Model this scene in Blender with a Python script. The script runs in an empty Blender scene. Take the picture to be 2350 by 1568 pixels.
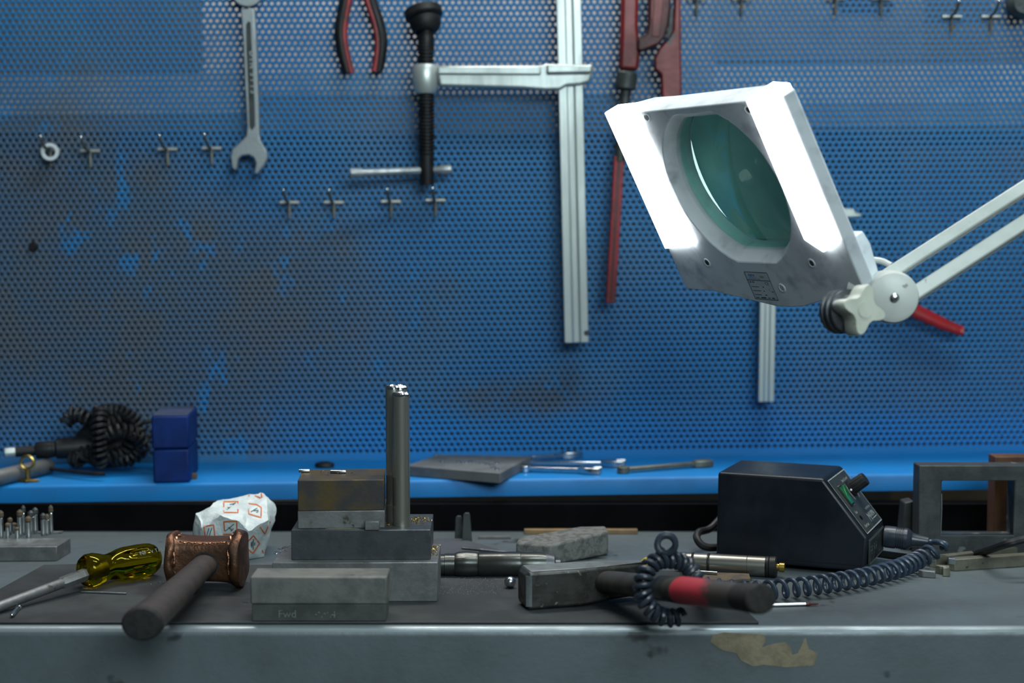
import bpy, bmesh, math, random
import numpy as np
from mathutils import Matrix, Vector
from mathutils.geometry import tessellate_polygon
random.seed(7)
V = Vector
sc = bpy.context.scene
COL = sc.collection
R = math.radians

# ------------------------------------------------------------------ camera
CAM = V((0, 0, .313)); PITCH = R(4.51); FPX = 3600.0
cd = bpy.data.cameras.new('camera'); cam = bpy.data.objects.new('camera', cd); COL.objects.link(cam)
cam.location = CAM; cam.rotation_euler = (R(90) - PITCH, 0, 0)
cd.sensor_width = 36; cd.lens = 36 * FPX / 2350; cd.clip_start = .02
cd.dof.use_dof = True; cd.dof.focus_distance = 1.335; cd.dof.aperture_fstop = cd.lens / 1000 / .0125
sc.camera = cam
cT, sT = math.cos(PITCH), math.sin(PITCH)

def ray(px, py):
    a, u = (px - 1175) / FPX, -(py - 784) / FPX
    return V((a, u * sT + cT, u * cT - sT))
def at(px, py, Y):                       # point of a sight line at depth Y
    d = ray(px, py); return CAM + d * (Y / d.y)
def onz(px, py, z=0.0):                  # point of a sight line on a level plane
    d = ray(px, py); return CAM + d * ((z - CAM.z) / d.z)
def hit(px, py, p, n):
    d = ray(px, py); return CAM + d * ((p - CAM).dot(n) / d.dot(n))

# ------------------------------------------------------------------ object helpers
MX = {}
def thing(name, label, cat, M=None, group=None):
    o = bpy.data.objects.new(name, None); COL.objects.link(o)
    o.empty_display_size = .01
    M = M if M is not None else Matrix()
    o.matrix_basis = M; MX[o.name] = M.copy()
    return tag(o, label, cat, group)
def tag(o, label=None, cat=None, group=None, kind=None):
    if label: o['label'] = label
    if cat: o['category'] = cat
    if group: o['group'] = group
    if kind: o['kind'] = kind
    return o
def T(x=0, y=0, z=0): return Matrix.Translation((x, y, z))
def RZ(a): return Matrix.Rotation(a, 4, 'Z')
def RX(a): return Matrix.Rotation(a, 4, 'X')
def RY(a): return Matrix.Rotation(a, 4, 'Y')
def axis(p0, p1, up=(0, 0, 1)):          # local z runs p0 -> p1, local y leans to 'up'
    p0, p1 = V(p0), V(p1); z = (p1 - p0).normalized(); u = V(up)
    x = u.cross(z)
    if x.length < 1e-6: x = V((1, 0, 0)).cross(z)
    x.normalize(); y = z.cross(x)
    return Matrix(((x.x, y.x, z.x, p0.x), (x.y, y.y, z.y, p0.y), (x.z, y.z, z.z, p0.z), (0, 0, 0, 1)))
def basis(o, x, y, z):
    return Matrix(((x.x, y.x, z.x, o.x), (x.y, y.y, z.y, o.y), (x.z, y.z, z.z, o.z), (0, 0, 0, 1)))

class G:
    def __init__(s): s.v = []; s.f = []; s.m = []
    def add(s, vs, fs, m=0, M=None):
        b = len(s.v)
        s.v += [tuple(M @ V(p)) if M is not None else tuple(p) for p in vs]
        s.f += [tuple(b + i for i in f) for f in fs]; s.m += [m] * len(fs); return s
    def box(s, lo, hi, m=0, M=None):
        x0, y0, z0 = lo; x1, y1, z1 = hi
        return s.add([(x0, y0, z0), (x1, y0, z0), (x1, y1, z0), (x0, y1, z0), (x0, y0, z1), (x1, y0, z1), (x1, y1, z1), (x0, y1, z1)],
                     [(0, 3, 2, 1), (4, 5, 6, 7), (0, 1, 5, 4), (1, 2, 6, 5), (2, 3, 7, 6), (3, 0, 4, 7)], m, M)
    def prism(s, pts, z0, z1, m=0, M=None):
        n = len(pts)
        vs = [(p[0], p[1], z0) for p in pts] + [(p[0], p[1], z1) for p in pts]
        fs = [(i, (i + 1) % n, n + (i + 1) % n, n + i) for i in range(n)]
        fs += [tuple(range(n - 1, -1, -1)), tuple(range(n, 2 * n))]
        return s.add(vs, fs, m, M)
    def loft(s, rings, m=0, M=None, cap=True, closed=False):
        n = len(rings[0]); vs = [p for r in rings for p in r]; fs = []
        K = len(rings)
        for k in range(K if closed else K - 1):
            a, b = k * n, ((k + 1) % K) * n
            fs += [(a + i, a + (i + 1) % n, b + (i + 1) % n, b + i) for i in range(n)]
        if cap and not closed:
            fs += [tuple(range(n - 1, -1, -1)), tuple(range((K - 1) * n, K * n))]
        return s.add(vs, fs, m, M)
    def lathe(s, prof, n=24, m=0, M=None, cap=True, wob=None):
        rs = []
        for r, z in prof:
            rs.append([((r if wob is None else r * wob(2 * math.pi * i / n, z)) * math.cos(2 * math.pi * i / n),
                        (r if wob is None else r * wob(2 * math.pi * i / n, z)) * math.sin(2 * math.pi * i / n), z) for i in range(n)])
        return s.loft(rs, m, M, cap)
    def tube(s, pts, r, n=10, m=0, M=None, closed=False, cap=True, flat=1.0):
        P = [V(p) for p in pts]; K = len(P)
        t0 = (P[1] - P[0]).normalized()
        x = t0.orthogonal().normalized(); rs = []; pt = t0
        for k in range(K):
            if closed: t = (P[(k + 1) % K] - P[k - 1]).normalized()
            else: t = (P[min(k + 1, K - 1)] - P[max(k - 1, 0)]).normalized()
            q = pt.rotation_difference(t); x = (q @ x); x = (x - t * x.dot(t)).normalized(); pt = t
            y = t.cross(x); rr = r[k] if isinstance(r, (list, tuple)) else r
            rs.append([P[k] + x * (rr * math.cos(2 * math.pi * i / n)) + y * (rr * flat * math.sin(2 * math.pi * i / n)) for i in range(n)])
        return s.loft(rs, m, M, cap, closed)
    def ball(s, c, r, m=0, M=None, n=16, k=10):
        c = V(c); rs = []
        for j in range(1, k):
            a = math.pi * j / k
            rs.append([c + V((r * math.sin(a) * math.cos(2 * math.pi * i / n), r * math.sin(a) * math.sin(2 * math.pi * i / n), -r * math.cos(a))) for i in range(n)])
        b = len(s.v); s.loft(rs, m, M, False)
        lo = c - V((0, 0, r)); hi = c + V((0, 0, r))
        s.v += [tuple(M @ lo) if M is not None else tuple(lo), tuple(M @ hi) if M is not None else tuple(hi)]
        e = len(s.v); L = b + (k - 2) * n
        for i in range(n):
            s.f += [(b + (i + 1) % n, b + i, e - 2), (L + i, L + (i + 1) % n, e - 1)]; s.m += [m, m]
        return s

def obj(name, g, mats, parent=None, world=False, bevel=0, seg=2, ang=32, flat=False, M=None):
    me = bpy.data.meshes.new(name)
    vs = g.v
    inv = None
    if world and parent is not None: inv = MX[root_of(parent).name].inverted()
    if M is not None: inv = (inv @ M) if inv is not None else M
    if inv is not None: vs = [tuple(inv @ V(p)) for p in vs]
    me.from_pydata(vs, [], g.f)
    if not isinstance(mats, (list, tuple)): mats = [mats]
    for mt in mats: me.materials.append(mt)
    me.polygons.foreach_set('material_index', g.m)
    bm = bmesh.new(); bm.from_mesh(me); bmesh.ops.recalc_face_normals(bm, faces=bm.faces); bm.to_mesh(me); bm.free()
    if not flat:
        me.polygons.foreach_set('use_smooth', [True] * len(me.polygons)); me.set_sharp_from_angle(angle=R(ang))
    o = bpy.data.objects.new(name, me); COL.objects.link(o)
    if parent is not None: o.parent = parent
    if bevel:
        b = o.modifiers.new('bevel', 'BEVEL'); b.width = bevel; b.segments = seg; b.limit_method = 'ANGLE'; b.angle_limit = R(32)
        b.harden_normals = False
    return o
def root_of(o):
    while o.parent is not None: o = o.parent
    return o
def dup(root, M, label=None):
    r = root.copy(); COL.objects.link(r); r.matrix_basis = M; MX[r.name] = M.copy()
    if label: r['label'] = label
    for ch in list(root.children):
        c = ch.copy(); COL.objects.link(c); c.parent = r
        for gch in ch.children:
            d = gch.copy(); COL.objects.link(d); d.parent = c
    return r
_fc = {}
def text(g, s, size, m, M, align='LEFT', bold=0.0, xs=1.0, shear=0.0, depth=0.0):
    key = (s, align, bold, shear, depth)
    if key not in _fc:
        c = bpy.data.curves.new('t', 'FONT'); c.body = s; c.size = 1; c.align_x = align; c.offset = bold; c.shear = shear
        c.extrude = depth; c.resolution_u = 2
        o = bpy.data.objects.new('t', c); COL.objects.link(o)
        dg = bpy.context.evaluated_depsgraph_get(); me = o.evaluated_get(dg).to_mesh()
        _fc[key] = ([tuple(v.co) for v in me.vertices], [tuple(p.vertices) for p in me.polygons])
        o.evaluated_get(dg).to_mesh_clear(); bpy.data.objects.remove(o); bpy.data.curves.remove(c)
    vs, fs = _fc[key]
    g.add([(x * size * xs, y * size, z * size) for x, y, z in vs], fs, m, M)
def quad_line(g, a, b, w, m, M, z=0):    # thin printed line in a local plane
    a, b = V((a[0], a[1])), V((b[0], b[1])); d = (b - a).normalized(); n = V((-d.y, d.x)) * (w / 2)
    g.add([(*(a - n), z), (*(b - n), z), (*(b + n), z), (*(a + n), z)], [(0, 1, 2, 3)], m, M)
def spline(pts, k=8, closed=False):      # Catmull-Rom
    P = [V(p) for p in pts]; out = []; N = len(P)
    for i in range(N if closed else N - 1):
        a = P[i - 1] if (closed or i > 0) else P[0] * 2 - P[1]; b = P[i]; c = P[(i + 1) % N]
        d = P[(i + 2) % N] if (closed or i + 2 < N) else c * 2 - b
        for j in range(k):
            t = j / k
            out.append(.5 * ((2 * b) + (c - a) * t + (2 * a - 5 * b + 4 * c - d) * t * t + (3 * b - a - 3 * c + d) * t ** 3))
    if not closed: out.append(P[-1])
    return out
def coil(path, rad, pitch, k=14):        # helix wound round a path
    P = [V(p) for p in path]; L = [0]
    for a, b in zip(P, P[1:]): L.append(L[-1] + (b - a).length)
    N = max(2, int(L[-1] / pitch * k)); out = []
    t = (P[1] - P[0]).normalized(); x = t.orthogonal().normalized(); pt = t; j = 0
    for i in range(N + 1):
        s = L[-1] * i / N
        while j < len(P) - 2 and L[j + 1] < s: j += 1
        f = (s - L[j]) / max(1e-9, L[j + 1] - L[j]); p = P[j].lerp(P[j + 1], f)
        d0 = (P[j + 1] - P[j]).normalized(); d1 = (P[min(j + 2, len(P) - 1)] - P[min(j + 1, len(P) - 2)]).normalized()
        t = d0.lerp(d1, f).normalized() if (d0 + d1).length > .1 else d0
        x = pt.rotation_difference(t) @ x; x = (x - t * x.dot(t)).normalized(); pt = t; y = t.cross(x)
        a = 2 * math.pi * s / pitch; rr = rad(s / L[-1]) if callable(rad) else rad
        out.append(p + x * (rr * math.cos(a)) + y * (rr * math.sin(a)))
    return out

# ------------------------------------------------------------------ materials
def pm(name, c1, c2=None, scale=40, rough=.45, rough2=None, metal=0.0, bump=0.0, bscale=None, lo=.4, hi=.65, spec=.5,
       c3=None, s3=300, t3=.68, w3=.06, trans=0.0, ior=1.5, stretch=None, coat=0.0):
    m = bpy.data.materials.new(name); m.use_nodes = True; nt = m.node_tree; N = nt.nodes; L = nt.links
    b = N['Principled BSDF']
    b.inputs['Base Color'].default_value = (*c1, 1); b.inputs['Roughness'].default_value = rough; b.inputs['Metallic'].default_value = metal
    b.inputs['Specular IOR Level'].default_value = spec; b.inputs['Transmission Weight'].default_value = trans; b.inputs['IOR'].default_value = ior
    b.inputs['Coat Weight'].default_value = coat
    tc = N.new('ShaderNodeTexCoord'); vec = tc.outputs['Object']
    if stretch:
        mp = N.new('ShaderNodeMapping'); mp.inputs['Scale'].default_value = stretch; L.new(vec, mp.inputs['Vector']); vec = mp.outputs['Vector']
    def noise(s, d=5):
        n = N.new('ShaderNodeTexNoise'); n.inputs['Scale'].default_value = s; n.inputs['Detail'].default_value = d; n.inputs['Roughness'].default_value = .6
        L.new(vec, n.inputs['Vector']); return n.outputs['Fac']
    def ramp(f, a, c):
        r = N.new('ShaderNodeMapRange'); r.interpolation_type = 'SMOOTHSTEP'; r.inputs['From Min'].default_value = a; r.inputs['From Max'].default_value = c
        L.new(f, r.inputs['Value']); return r.outputs['Result']
    def mix(f, a, c):
        x = N.new('ShaderNodeMix'); x.data_type = 'RGBA'; L.new(f, x.inputs['Factor'])
        for k, q in ((6, a), (7, c)):
            if isinstance(q, tuple): x.inputs[k].default_value = (*q, 1)
            else: L.new(q, x.inputs[k])
        return x.outputs[2]
    col = c1
    if c2:
        f = ramp(noise(scale), lo, hi); col = mix(f, c1, c2)
        if rough2 is not None:
            r = N.new('ShaderNodeMapRange'); r.inputs['To Min'].default_value = rough; r.inputs['To Max'].default_value = rough2
            L.new(f, r.inputs['Value']); L.new(r.outputs['Result'], b.inputs['Roughness'])
    if c3:
        col = mix(ramp(noise(s3, 3), t3, t3 + w3), col, c3)
    if not isinstance(col, tuple): L.new(col, b.inputs['Base Color'])
    if bump:
        bp = N.new('ShaderNodeBump'); bp.inputs['Strength'].default_value = bump; bp.inputs['Distance'].default_value = .002
        L.new(noise(bscale or scale * 4), bp.inputs['Height']); L.new(bp.outputs['Normal'], b.inputs['Normal'])
    return m
def glass(name, col, rough=0.0, ior=1.5, dens=0.0):
    m = bpy.data.materials.new(name); m.use_nodes = True; nt = m.node_tree; N = nt.nodes; L = nt.links
    N.remove(N['Principled BSDF']); g = N.new('ShaderNodeBsdfGlass'); g.inputs['Color'].default_value = (*col, 1)
    g.inputs['Roughness'].default_value = rough; g.inputs['IOR'].default_value = ior
    L.new(g.outputs[0], N['Material Output'].inputs['Surface'])
    if dens:
        a = N.new('ShaderNodeVolumeAbsorption'); a.inputs['Color'].default_value = (*col, 1); a.inputs['Density'].default_value = dens
        L.new(a.outputs[0], N['Material Output'].inputs['Volume'])
    return m
def lens_mat():                          # thin tinted optical glass: clear tinted body with a mirror-like surface sheen
    m = bpy.data.materials.new('lens_glass'); m.use_nodes = True; nt = m.node_tree; N = nt.nodes; L = nt.links
    N.remove(N['Principled BSDF']); t = N.new('ShaderNodeBsdfTransparent'); t.inputs['Color'].default_value = (.77, .975, .93, 1)
    g = N.new('ShaderNodeBsdfGlossy'); g.inputs['Roughness'].default_value = .015; g.inputs['Color'].default_value = (.75, 1, .95, 1)
    f = N.new('ShaderNodeFresnel'); f.inputs['IOR'].default_value = 1.6
    x = N.new('ShaderNodeMixShader'); L.new(f.outputs[0], x.inputs[0]); L.new(t.outputs[0], x.inputs[1]); L.new(g.outputs[0], x.inputs[2])
    L.new(x.outputs[0], N['Material Output'].inputs['Surface'])
    ge = N.new('ShaderNodeNewGeometry'); q = N.new('ShaderNodeMath'); q.operation = 'SUBTRACT'; q.inputs[0].default_value = 1; L.new(ge.outputs['Backfacing'], q.inputs[1])
    k = N.new('ShaderNodeMath'); k.operation = 'MULTIPLY'; L.new(f.outputs[0], k.inputs[0]); L.new(q.outputs[0], k.inputs[1]); L.new(k.outputs[0], x.inputs[0]); return m
def emis(name, col, st):
    m = bpy.data.materials.new(name); m.use_nodes = True; b = m.node_tree.nodes['Principled BSDF']
    b.inputs['Base Color'].default_value = (.8, .8, .8, 1); b.inputs['Emission Color'].default_value = (*col, 1); b.inputs['Emission Strength'].default_value = st
    return m

m_bench = pm('bench_steel', (.125, .155, .168), (.072, .092, .10), 9, .38, .55, .25, .12, 160, .35, .7, c3=(.03, .036, .04), s3=24, t3=.63, w3=.09)
m_mat = pm('rubber_mat', (.015, .019, .021), (.030, .037, .039), 14, .55, .7, 0, .25, 900, .4, .7, c3=(.10, .11, .11), s3=900, t3=.74)
m_black = pm('black_paint', (.006, .007, .008), (.012, .013, .014), 20, .6)
m_void = pm('dark_gap_black', (.0016, .0017, .002), (.003, .003, .0035), 15, .9, spec=.08)
m_steel = pm('ground_steel', (.30, .33, .35), (.20, .22, .23), 60, .32, .5, .9, .08, 500, c3=(.10, .10, .09), s3=90, t3=.68)
m_steeld = pm('dark_steel', (.085, .095, .105), (.05, .056, .062), 70, .38, .5, .6, .06, 400, c3=(.17, .18, .19), s3=220, t3=.70)
m_steelg = pm('grey_steel', (.19, .20, .205), (.12, .125, .125), 50, .45, .6, .6, .1, 300, c3=(.06, .055, .04), s3=100, t3=.66)
m_brown = pm('browned_steel', (.105, .075, .032), (.042, .042, .043), 32, .42, .55, .5, .05, 300, .36, .62)
m_block = pm('old_steel', (.15, .155, .145), (.095, .10, .095), 45, .6, .7, .3, .12, 260, c3=(.05, .045, .04), s3=60, t3=.68)
m_block2 = pm('old_steel_dark', (.075, .085, .078), (.05, .056, .052), 45, .6, .7, .3, .12, 260)
m_rod = pm('polished_rod', (.42, .42, .37), (.30, .30, .26), 30, .26, .38, .85, .03, 300, stretch=(1, 1, .15))
m_rodd = pm('plunger_steel', (.25, .25, .22), (.16, .16, .14), 60, .28, .4, .85, .03, 300, stretch=(1, 1, .2))
m_edge = pm('bare_edge_highlight', (.27, .32, .34), (.17, .21, .225), 30, .34, .5, .5, .1, 200, stretch=(.3, 1, 1))
m_redworn = pm('worn_red_grip', (.050, .042, .036), (.40, .030, .045), 17, .45, .5, 0, .1, 150, .41, .50, c3=(.30, .20, .01), s3=60, t3=.70)
m_chrome = pm('chrome', (.62, .66, .68), (.5, .53, .55), 60, .16, .28, 1)
m_alu = pm('zinc', (.56, .62, .60), (.44, .49, .47), 25, .36, .5, .6, .06, 200, stretch=(1, 1, .2))
m_wrench = pm('satin_chrome', (.48, .53, .55), (.36, .40, .41), 60, .32, .42, .75, .05, 300)
m_wire = pm('hook_wire', (.60, .60, .56), (.42, .41, .38), 90, .35, .45, .5)
m_wired = pm('dull_wire', (.17, .165, .14), (.10, .10, .085), 90, .45, .6, .4)
m_copper = pm('copper', (.155, .072, .040), (.055, .032, .022), 45, .36, .6, .75, .35, 240, .36, .7, c3=(.55, .30, .19), s3=170, t3=.70)
m_coppert = pm('copper_bright', (.50, .26, .17), (.20, .095, .055), 120, .25, .45, .95, .5, 300, .4, .66)
m_wood = pm('dark_wood', (.040, .031, .027), (.022, .019, .018), 60, .5, .62, 0, .1, 200, stretch=(1, 1, .12))
m_wood2 = pm('oiled_wood', (.052, .050, .044), (.03, .028, .025), 50, .42, .6, 0, .1, 200, stretch=(1, 1, .15))
m_endg = pm('end_grain', (.014, .0135, .014), (.008, .008, .008), 200, .75, .85, 0, .1, 300)
m_redp = pm('red_paint', (.30, .022, .028), (.16, .02, .02), 30, .5, .6, 0, .08, 150, c3=(.05, .04, .035), s3=60, t3=.6)
m_red = pm('red_lacquer', (.20, .012, .012), (.10, .010, .012), 14, .36, .5, 0, .08, 120, c3=(.045, .035, .035), s3=40, t3=.62)
m_redb = pm('bright_red', (.40, .014, .018), (.28, .012, .015), 20, .35, .5)
m_reddk = pm('worn_red', (.105, .018, .020), (.055, .025, .026), 24, .4, .55, .2, .08, 120)
m_grey = pm('iron_grey', (.055, .065, .065), (.035, .04, .04), 60, .5, .6, .4, .1, 200)
m_gun = pm('gunmetal', (.072, .078, .072), (.045, .05, .047), 40, .28, .38, .8, .04, 300)
m_rubber = pm('black_rubber', (.007, .008, .009), (.012, .013, .014), 60, .45, .58, spec=.32)
m_boxp = pm('box_plastic', (.0055, .0085, .0135), (.009, .013, .019), 14, .34, .46, 0, .06, 700, spec=.32, c3=(.05, .07, .085), s3=380, t3=.755)
m_panelp = pm('panel_plastic', (.020, .027, .028), (.028, .034, .034), 30, .45, .55, 0, .04, 500)
m_print = pm('white_print', (.36, .40, .38), (.22, .25, .24), 300, .6)
m_printd = pm('faint_print', (.16, .19, .18), (.11, .13, .12), 300, .6)
m_green = pm('green_switch', (.005, .12, .035), (.01, .20, .06), 80, .25, .3, coat=.5)
m_cable = pm('blue_cable', (.030, .050, .082), (.022, .038, .062), 60, .34, .45)
m_cabled = pm('navy_cable', (.018, .026, .038), (.026, .036, .05), 60, .32, .42)
m_brass = pm('brass', (.48, .33, .09), (.33, .22, .06), 60, .28, .4, 1)
m_brassd = pm('dull_brass', (.30, .20, .06), (.16, .10, .03), 80, .4, .5, .9)
m_bluebox = pm('royal_blue', (.001, .016, .10), (.0015, .022, .145), 40, .5, .6, 0, .05, 300, spec=.22, c3=(.012, .03, .05), s3=110, t3=.67)
m_blueboxt = pm('royal_blue_dusty', (.020, .036, .085), (.013, .026, .07), 40, .6)
m_shelf = pm('shelf_blue', (.004, .175, .48), (.006, .148, .41), 10, .42, .52, 0, .04, 250, spec=.35, c3=(.02, .06, .14), s3=70, t3=.72)
m_lampw = pm('lamp_plastic', (.72, .78, .82), (.54, .60, .64), 18, .42, .5, 0, .03, 300, .45, .70, c3=(.34, .38, .41), s3=31, t3=.50, w3=.28)
m_lidw = pm('lamp_lid', (.78, .84, .84), (.70, .78, .78), 18, .45)
m_armw = pm('lamp_arm', (.58, .62, .59), (.48, .52, .49), 20, .35, .45, 0, .03, 300, c3=(.22, .23, .20), s3=70, t3=.70)
m_knobw = pm('knob_plastic', (.55, .58, .50), (.46, .49, .42), 40, .4, .5, 0, .04, 300, c3=(.2, .19, .14), s3=90, t3=.68)
m_tube = emis('lamp_tube', (.93, .98, 1.0), 6.2)
m_lens = lens_mat()
m_amber = glass('amber_acetate', (.80, .72, .12), .06, 1.47, 50)
m_paper = pm('wax_paper', (.62, .68, .68), (.48, .55, .56), 60, .5, .6, 0, .8, 130)
m_orange = pm('orange_ink', (.62, .14, .02), (.5, .10, .015), 100, .55)
m_ink = pm('dark_ink', (.03, .06, .065), (.05, .09, .095), 100, .6)
m_logo = pm('blue_ink', (.02, .22, .55), None, 10, .5)
m_label = pm('label_film', (.58, .64, .65), (.50, .56, .58), 40, .45)
m_stone = pm('stone', (.155, .16, .15), (.085, .09, .085), 160, .8, .9, 0, .3, 500, .4, .6)
m_rust = pm('rusty_steel', (.12, .085, .05), (.07, .06, .05), 90, .7, .8, .2, .2, 300)
m_rustb = pm('rust_brown', (.105, .042, .014), (.055, .022, .010), 30, .6, .75, .1, .1, 200)
m_frame = pm('mill_scale', (.048, .056, .056), (.028, .032, .034), 35, .5, .65, .3, .12, 250, c3=(.11, .12, .12), s3=40, t3=.66)
m_file = pm('ochre_steel', (.21, .205, .155), (.13, .13, .10), 50, .4, .55, .6, .1, 250, c3=(.06, .06, .05), s3=100, t3=.66)
m_oldwood = pm('ruler_wood', (.22, .14, .06), (.15, .095, .045), 40, .6)
m_tape = pm('tape_residue', (.22, .19, .125), (.15, .13, .09), 60, .8, .9, 0, .3, 250)
m_hood = pm('dark_plate', (.055, .062, .075), (.04, .046, .055), 30, .6, .7, 0, .1, 200)
m_tray = pm('tray_steel', (.13, .14, .145), (.085, .092, .098), 30, .55, .65, .2, .08, 200)
m_handle = pm('handle_steel', (.36, .39, .40), (.24, .26, .27), 60, .36, .48, .6)
m_head = pm('hammer_head', (.060, .062, .058), (.028, .028, .025), 70, .38, .5, .4, .1, 250, .42, .6, c3=(.16, .165, .15), s3=130, t3=.64)
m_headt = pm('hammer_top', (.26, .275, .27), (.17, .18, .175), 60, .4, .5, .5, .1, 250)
m_yellow = pm('yellow_plastic', (.75, .55, .01), None, 10, .4)
m_white = pm('white_plastic', (.62, .66, .68), None, 10, .35)
m_concrete = pm('floor_concrete', (.09, .095, .095), (.06, .064, .066), 6, .7)

def panel_material():
    m = bpy.data.materials.new('worn_blue_paint'); m.use_nodes = True; nt = m.node_tree; N = nt.nodes; L = nt.links
    b = N['Principled BSDF']; b.inputs['Roughness'].default_value = .5; b.inputs['Specular IOR Level'].default_value = .35
    tc = N.new('ShaderNodeTexCoord'); sp = N.new('ShaderNodeSeparateXYZ'); L.new(tc.outputs['Object'], sp.inputs[0])
    def link(q, s):
        if isinstance(q, (int, float)): s.default_value = q
        else: L.new(q, s)
    def mth(op, a, c=0.0, d=0.0):
        n = N.new('ShaderNodeMath'); n.operation = op; link(a, n.inputs[0]); link(c, n.inputs[1]); link(d, n.inputs[2]); return n.outputs[0]
    def noise(s, d=6, st=None, r=.6):
        n = N.new('ShaderNodeTexNoise'); n.inputs['Scale'].default_value = s; n.inputs['Detail'].default_value = d; n.inputs['Roughness'].default_value = r
        v = tc.outputs['Object']
        if st:
            mp = N.new('ShaderNodeMapping'); mp.inputs['Scale'].default_value = st; mp.inputs['Rotation'].default_value = (0, .5, 0); L.new(v, mp.inputs['Vector']); v = mp.outputs['Vector']
        L.new(v, n.inputs['Vector']); return n.outputs['Fac']
    def ss(f, a, c):
        r = N.new('ShaderNodeMapRange'); r.interpolation_type = 'SMOOTHSTEP'; r.inputs['From Min'].default_value = a; r.inputs['From Max'].default_value = c
        L.new(f, r.inputs['Value']); return r.outputs['Result']
    def mix(f, a, c):
        x = N.new('ShaderNodeMix'); x.data_type = 'RGBA'; L.new(f, x.inputs['Factor'])
        for k, q in ((6, a), (7, c)):
            if isinstance(q, tuple): x.inputs[k].default_value = (*q, 1)
            else: L.new(q, x.inputs[k])
        return x.outputs[2]
    def ell(cx, cz, rx, rz):
        dx = mth('DIVIDE', mth('SUBTRACT', sp.outputs['X'], cx), rx); dz = mth('DIVIDE', mth('SUBTRACT', sp.outputs['Z'], cz), rz)
        return mth('SUBTRACT', 1.0, mth('SQRT', mth('ADD', mth('MULTIPLY', dx, dx), mth('MULTIPLY', dz, dz))))
    n1 = noise(9); n2 = noise(42, 8, (1, 1, .55), .66); n3 = noise(70, 4)
    blue = mix(ss(n1, .38, .66), (.013, .140, .35), (.024, .165, .37))
    blue = mix(mth('MULTIPLY', ss(noise(5, 3), .42, .66), .62), blue, (.058, .150, .285))          # greyish scuffed haze
    e = mth('MAXIMUM', mth('MAXIMUM', ell(-.40, .205, .37, .18), mth('MULTIPLY', ell(.01, .115, .13, .04), .55)), ell(-.52, .30, .24, .20))
    worn = ss(mth('ADD', e, mth('MULTIPLY', mth('SUBTRACT', n1, .5), 1.1)), -.05, .55)
    flake = mth('MULTIPLY', ss(n2, .53, .60), ss(noise(8.5, 3), .47, .58))
    worn = mth('MULTIPLY', worn, mth('SUBTRACT', 1.0, mth('MULTIPLY', flake, .95)))
    grime = mix(ss(noise(13, 4), .42, .62), (.058, .094, .142), (.088, .092, .092))
    col = mix(mth('MULTIPLY', worn, .78), blue, grime)
    fl2 = mth('MULTIPLY', flake, ss(e, -.2, .3)); col = mix(mth('MULTIPLY', fl2, .62), col, (.013, .175, .44))
    # clean paint along the foot of the panel
    foot = ss(mth('ADD', sp.outputs['Z'], mth('MULTIPLY', mth('SUBTRACT', n1, .5), .06)), .115, .07)
    foot = mth('MULTIPLY', foot, ss(sp.outputs['X'], -.36, -.1))
    col = mix(mth('MULTIPLY', foot, .85), col, (.009, .18, .50))
    col = mix(ss(n3, .72, .76), col, (.03, .05, .07))
    L.new(col, b.inputs['Base Color'])
    return m
m_panel = panel_material()

def backwall_material():
    m = bpy.data.materials.new('back_wall_tones'); m.use_nodes = True; nt = m.node_tree; N = nt.nodes; L = nt.links
    b = N['Principled BSDF']; b.inputs['Roughness'].default_value = .8
    tc = N.new('ShaderNodeTexCoord'); sp = N.new('ShaderNodeSeparateXYZ'); L.new(tc.outputs['Object'], sp.inputs[0])
    def cmpn(o, op, v):
        n = N.new('ShaderNodeMath'); n.operation = op; L.new(o, n.inputs[0]); n.inputs[1].default_value = v; return n.outputs[0]
    def mul(a, c):
        n = N.new('ShaderNodeMath'); n.operation = 'MULTIPLY'; L.new(a, n.inputs[0]); L.new(c, n.inputs[1]); return n.outputs[0]
    nz = N.new('ShaderNodeTexNoise'); nz.inputs['Scale'].default_value = 30; L.new(tc.outputs['Object'], nz.inputs['Vector'])
    cur = None
    def patch(x0, x1, z0, z1, c, a=1.0):
        nonlocal cur
        f = mul(mul(cmpn(sp.outputs['X'], 'GREATER_THAN', x0), cmpn(sp.outputs['X'], 'LESS_THAN', x1)), mul(cmpn(sp.outputs['Z'], 'GREATER_THAN', z0), cmpn(sp.outputs['Z'], 'LESS_THAN', z1)))
        x = N.new('ShaderNodeMix'); x.data_type = 'RGBA'; L.new(f, x.inputs['Factor'])
        if cur is None: x.inputs[6].default_value = (.012, .013, .013, 1)
        else: L.new(cur, x.inputs[6])
        x.inputs[7].default_value = (*c, 1); cur = x.outputs[2]
    for q in BACK: patch(*q)
    x = N.new('ShaderNodeMix'); x.data_type = 'RGBA'; x.blend_type = 'MULTIPLY'; x.inputs['Factor'].default_value = .6
    L.new(cur, x.inputs[6]); L.new(nz.outputs['Fac'], x.inputs[7]); L.new(x.outputs[2], b.inputs['Base Color'])
    return m

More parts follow.
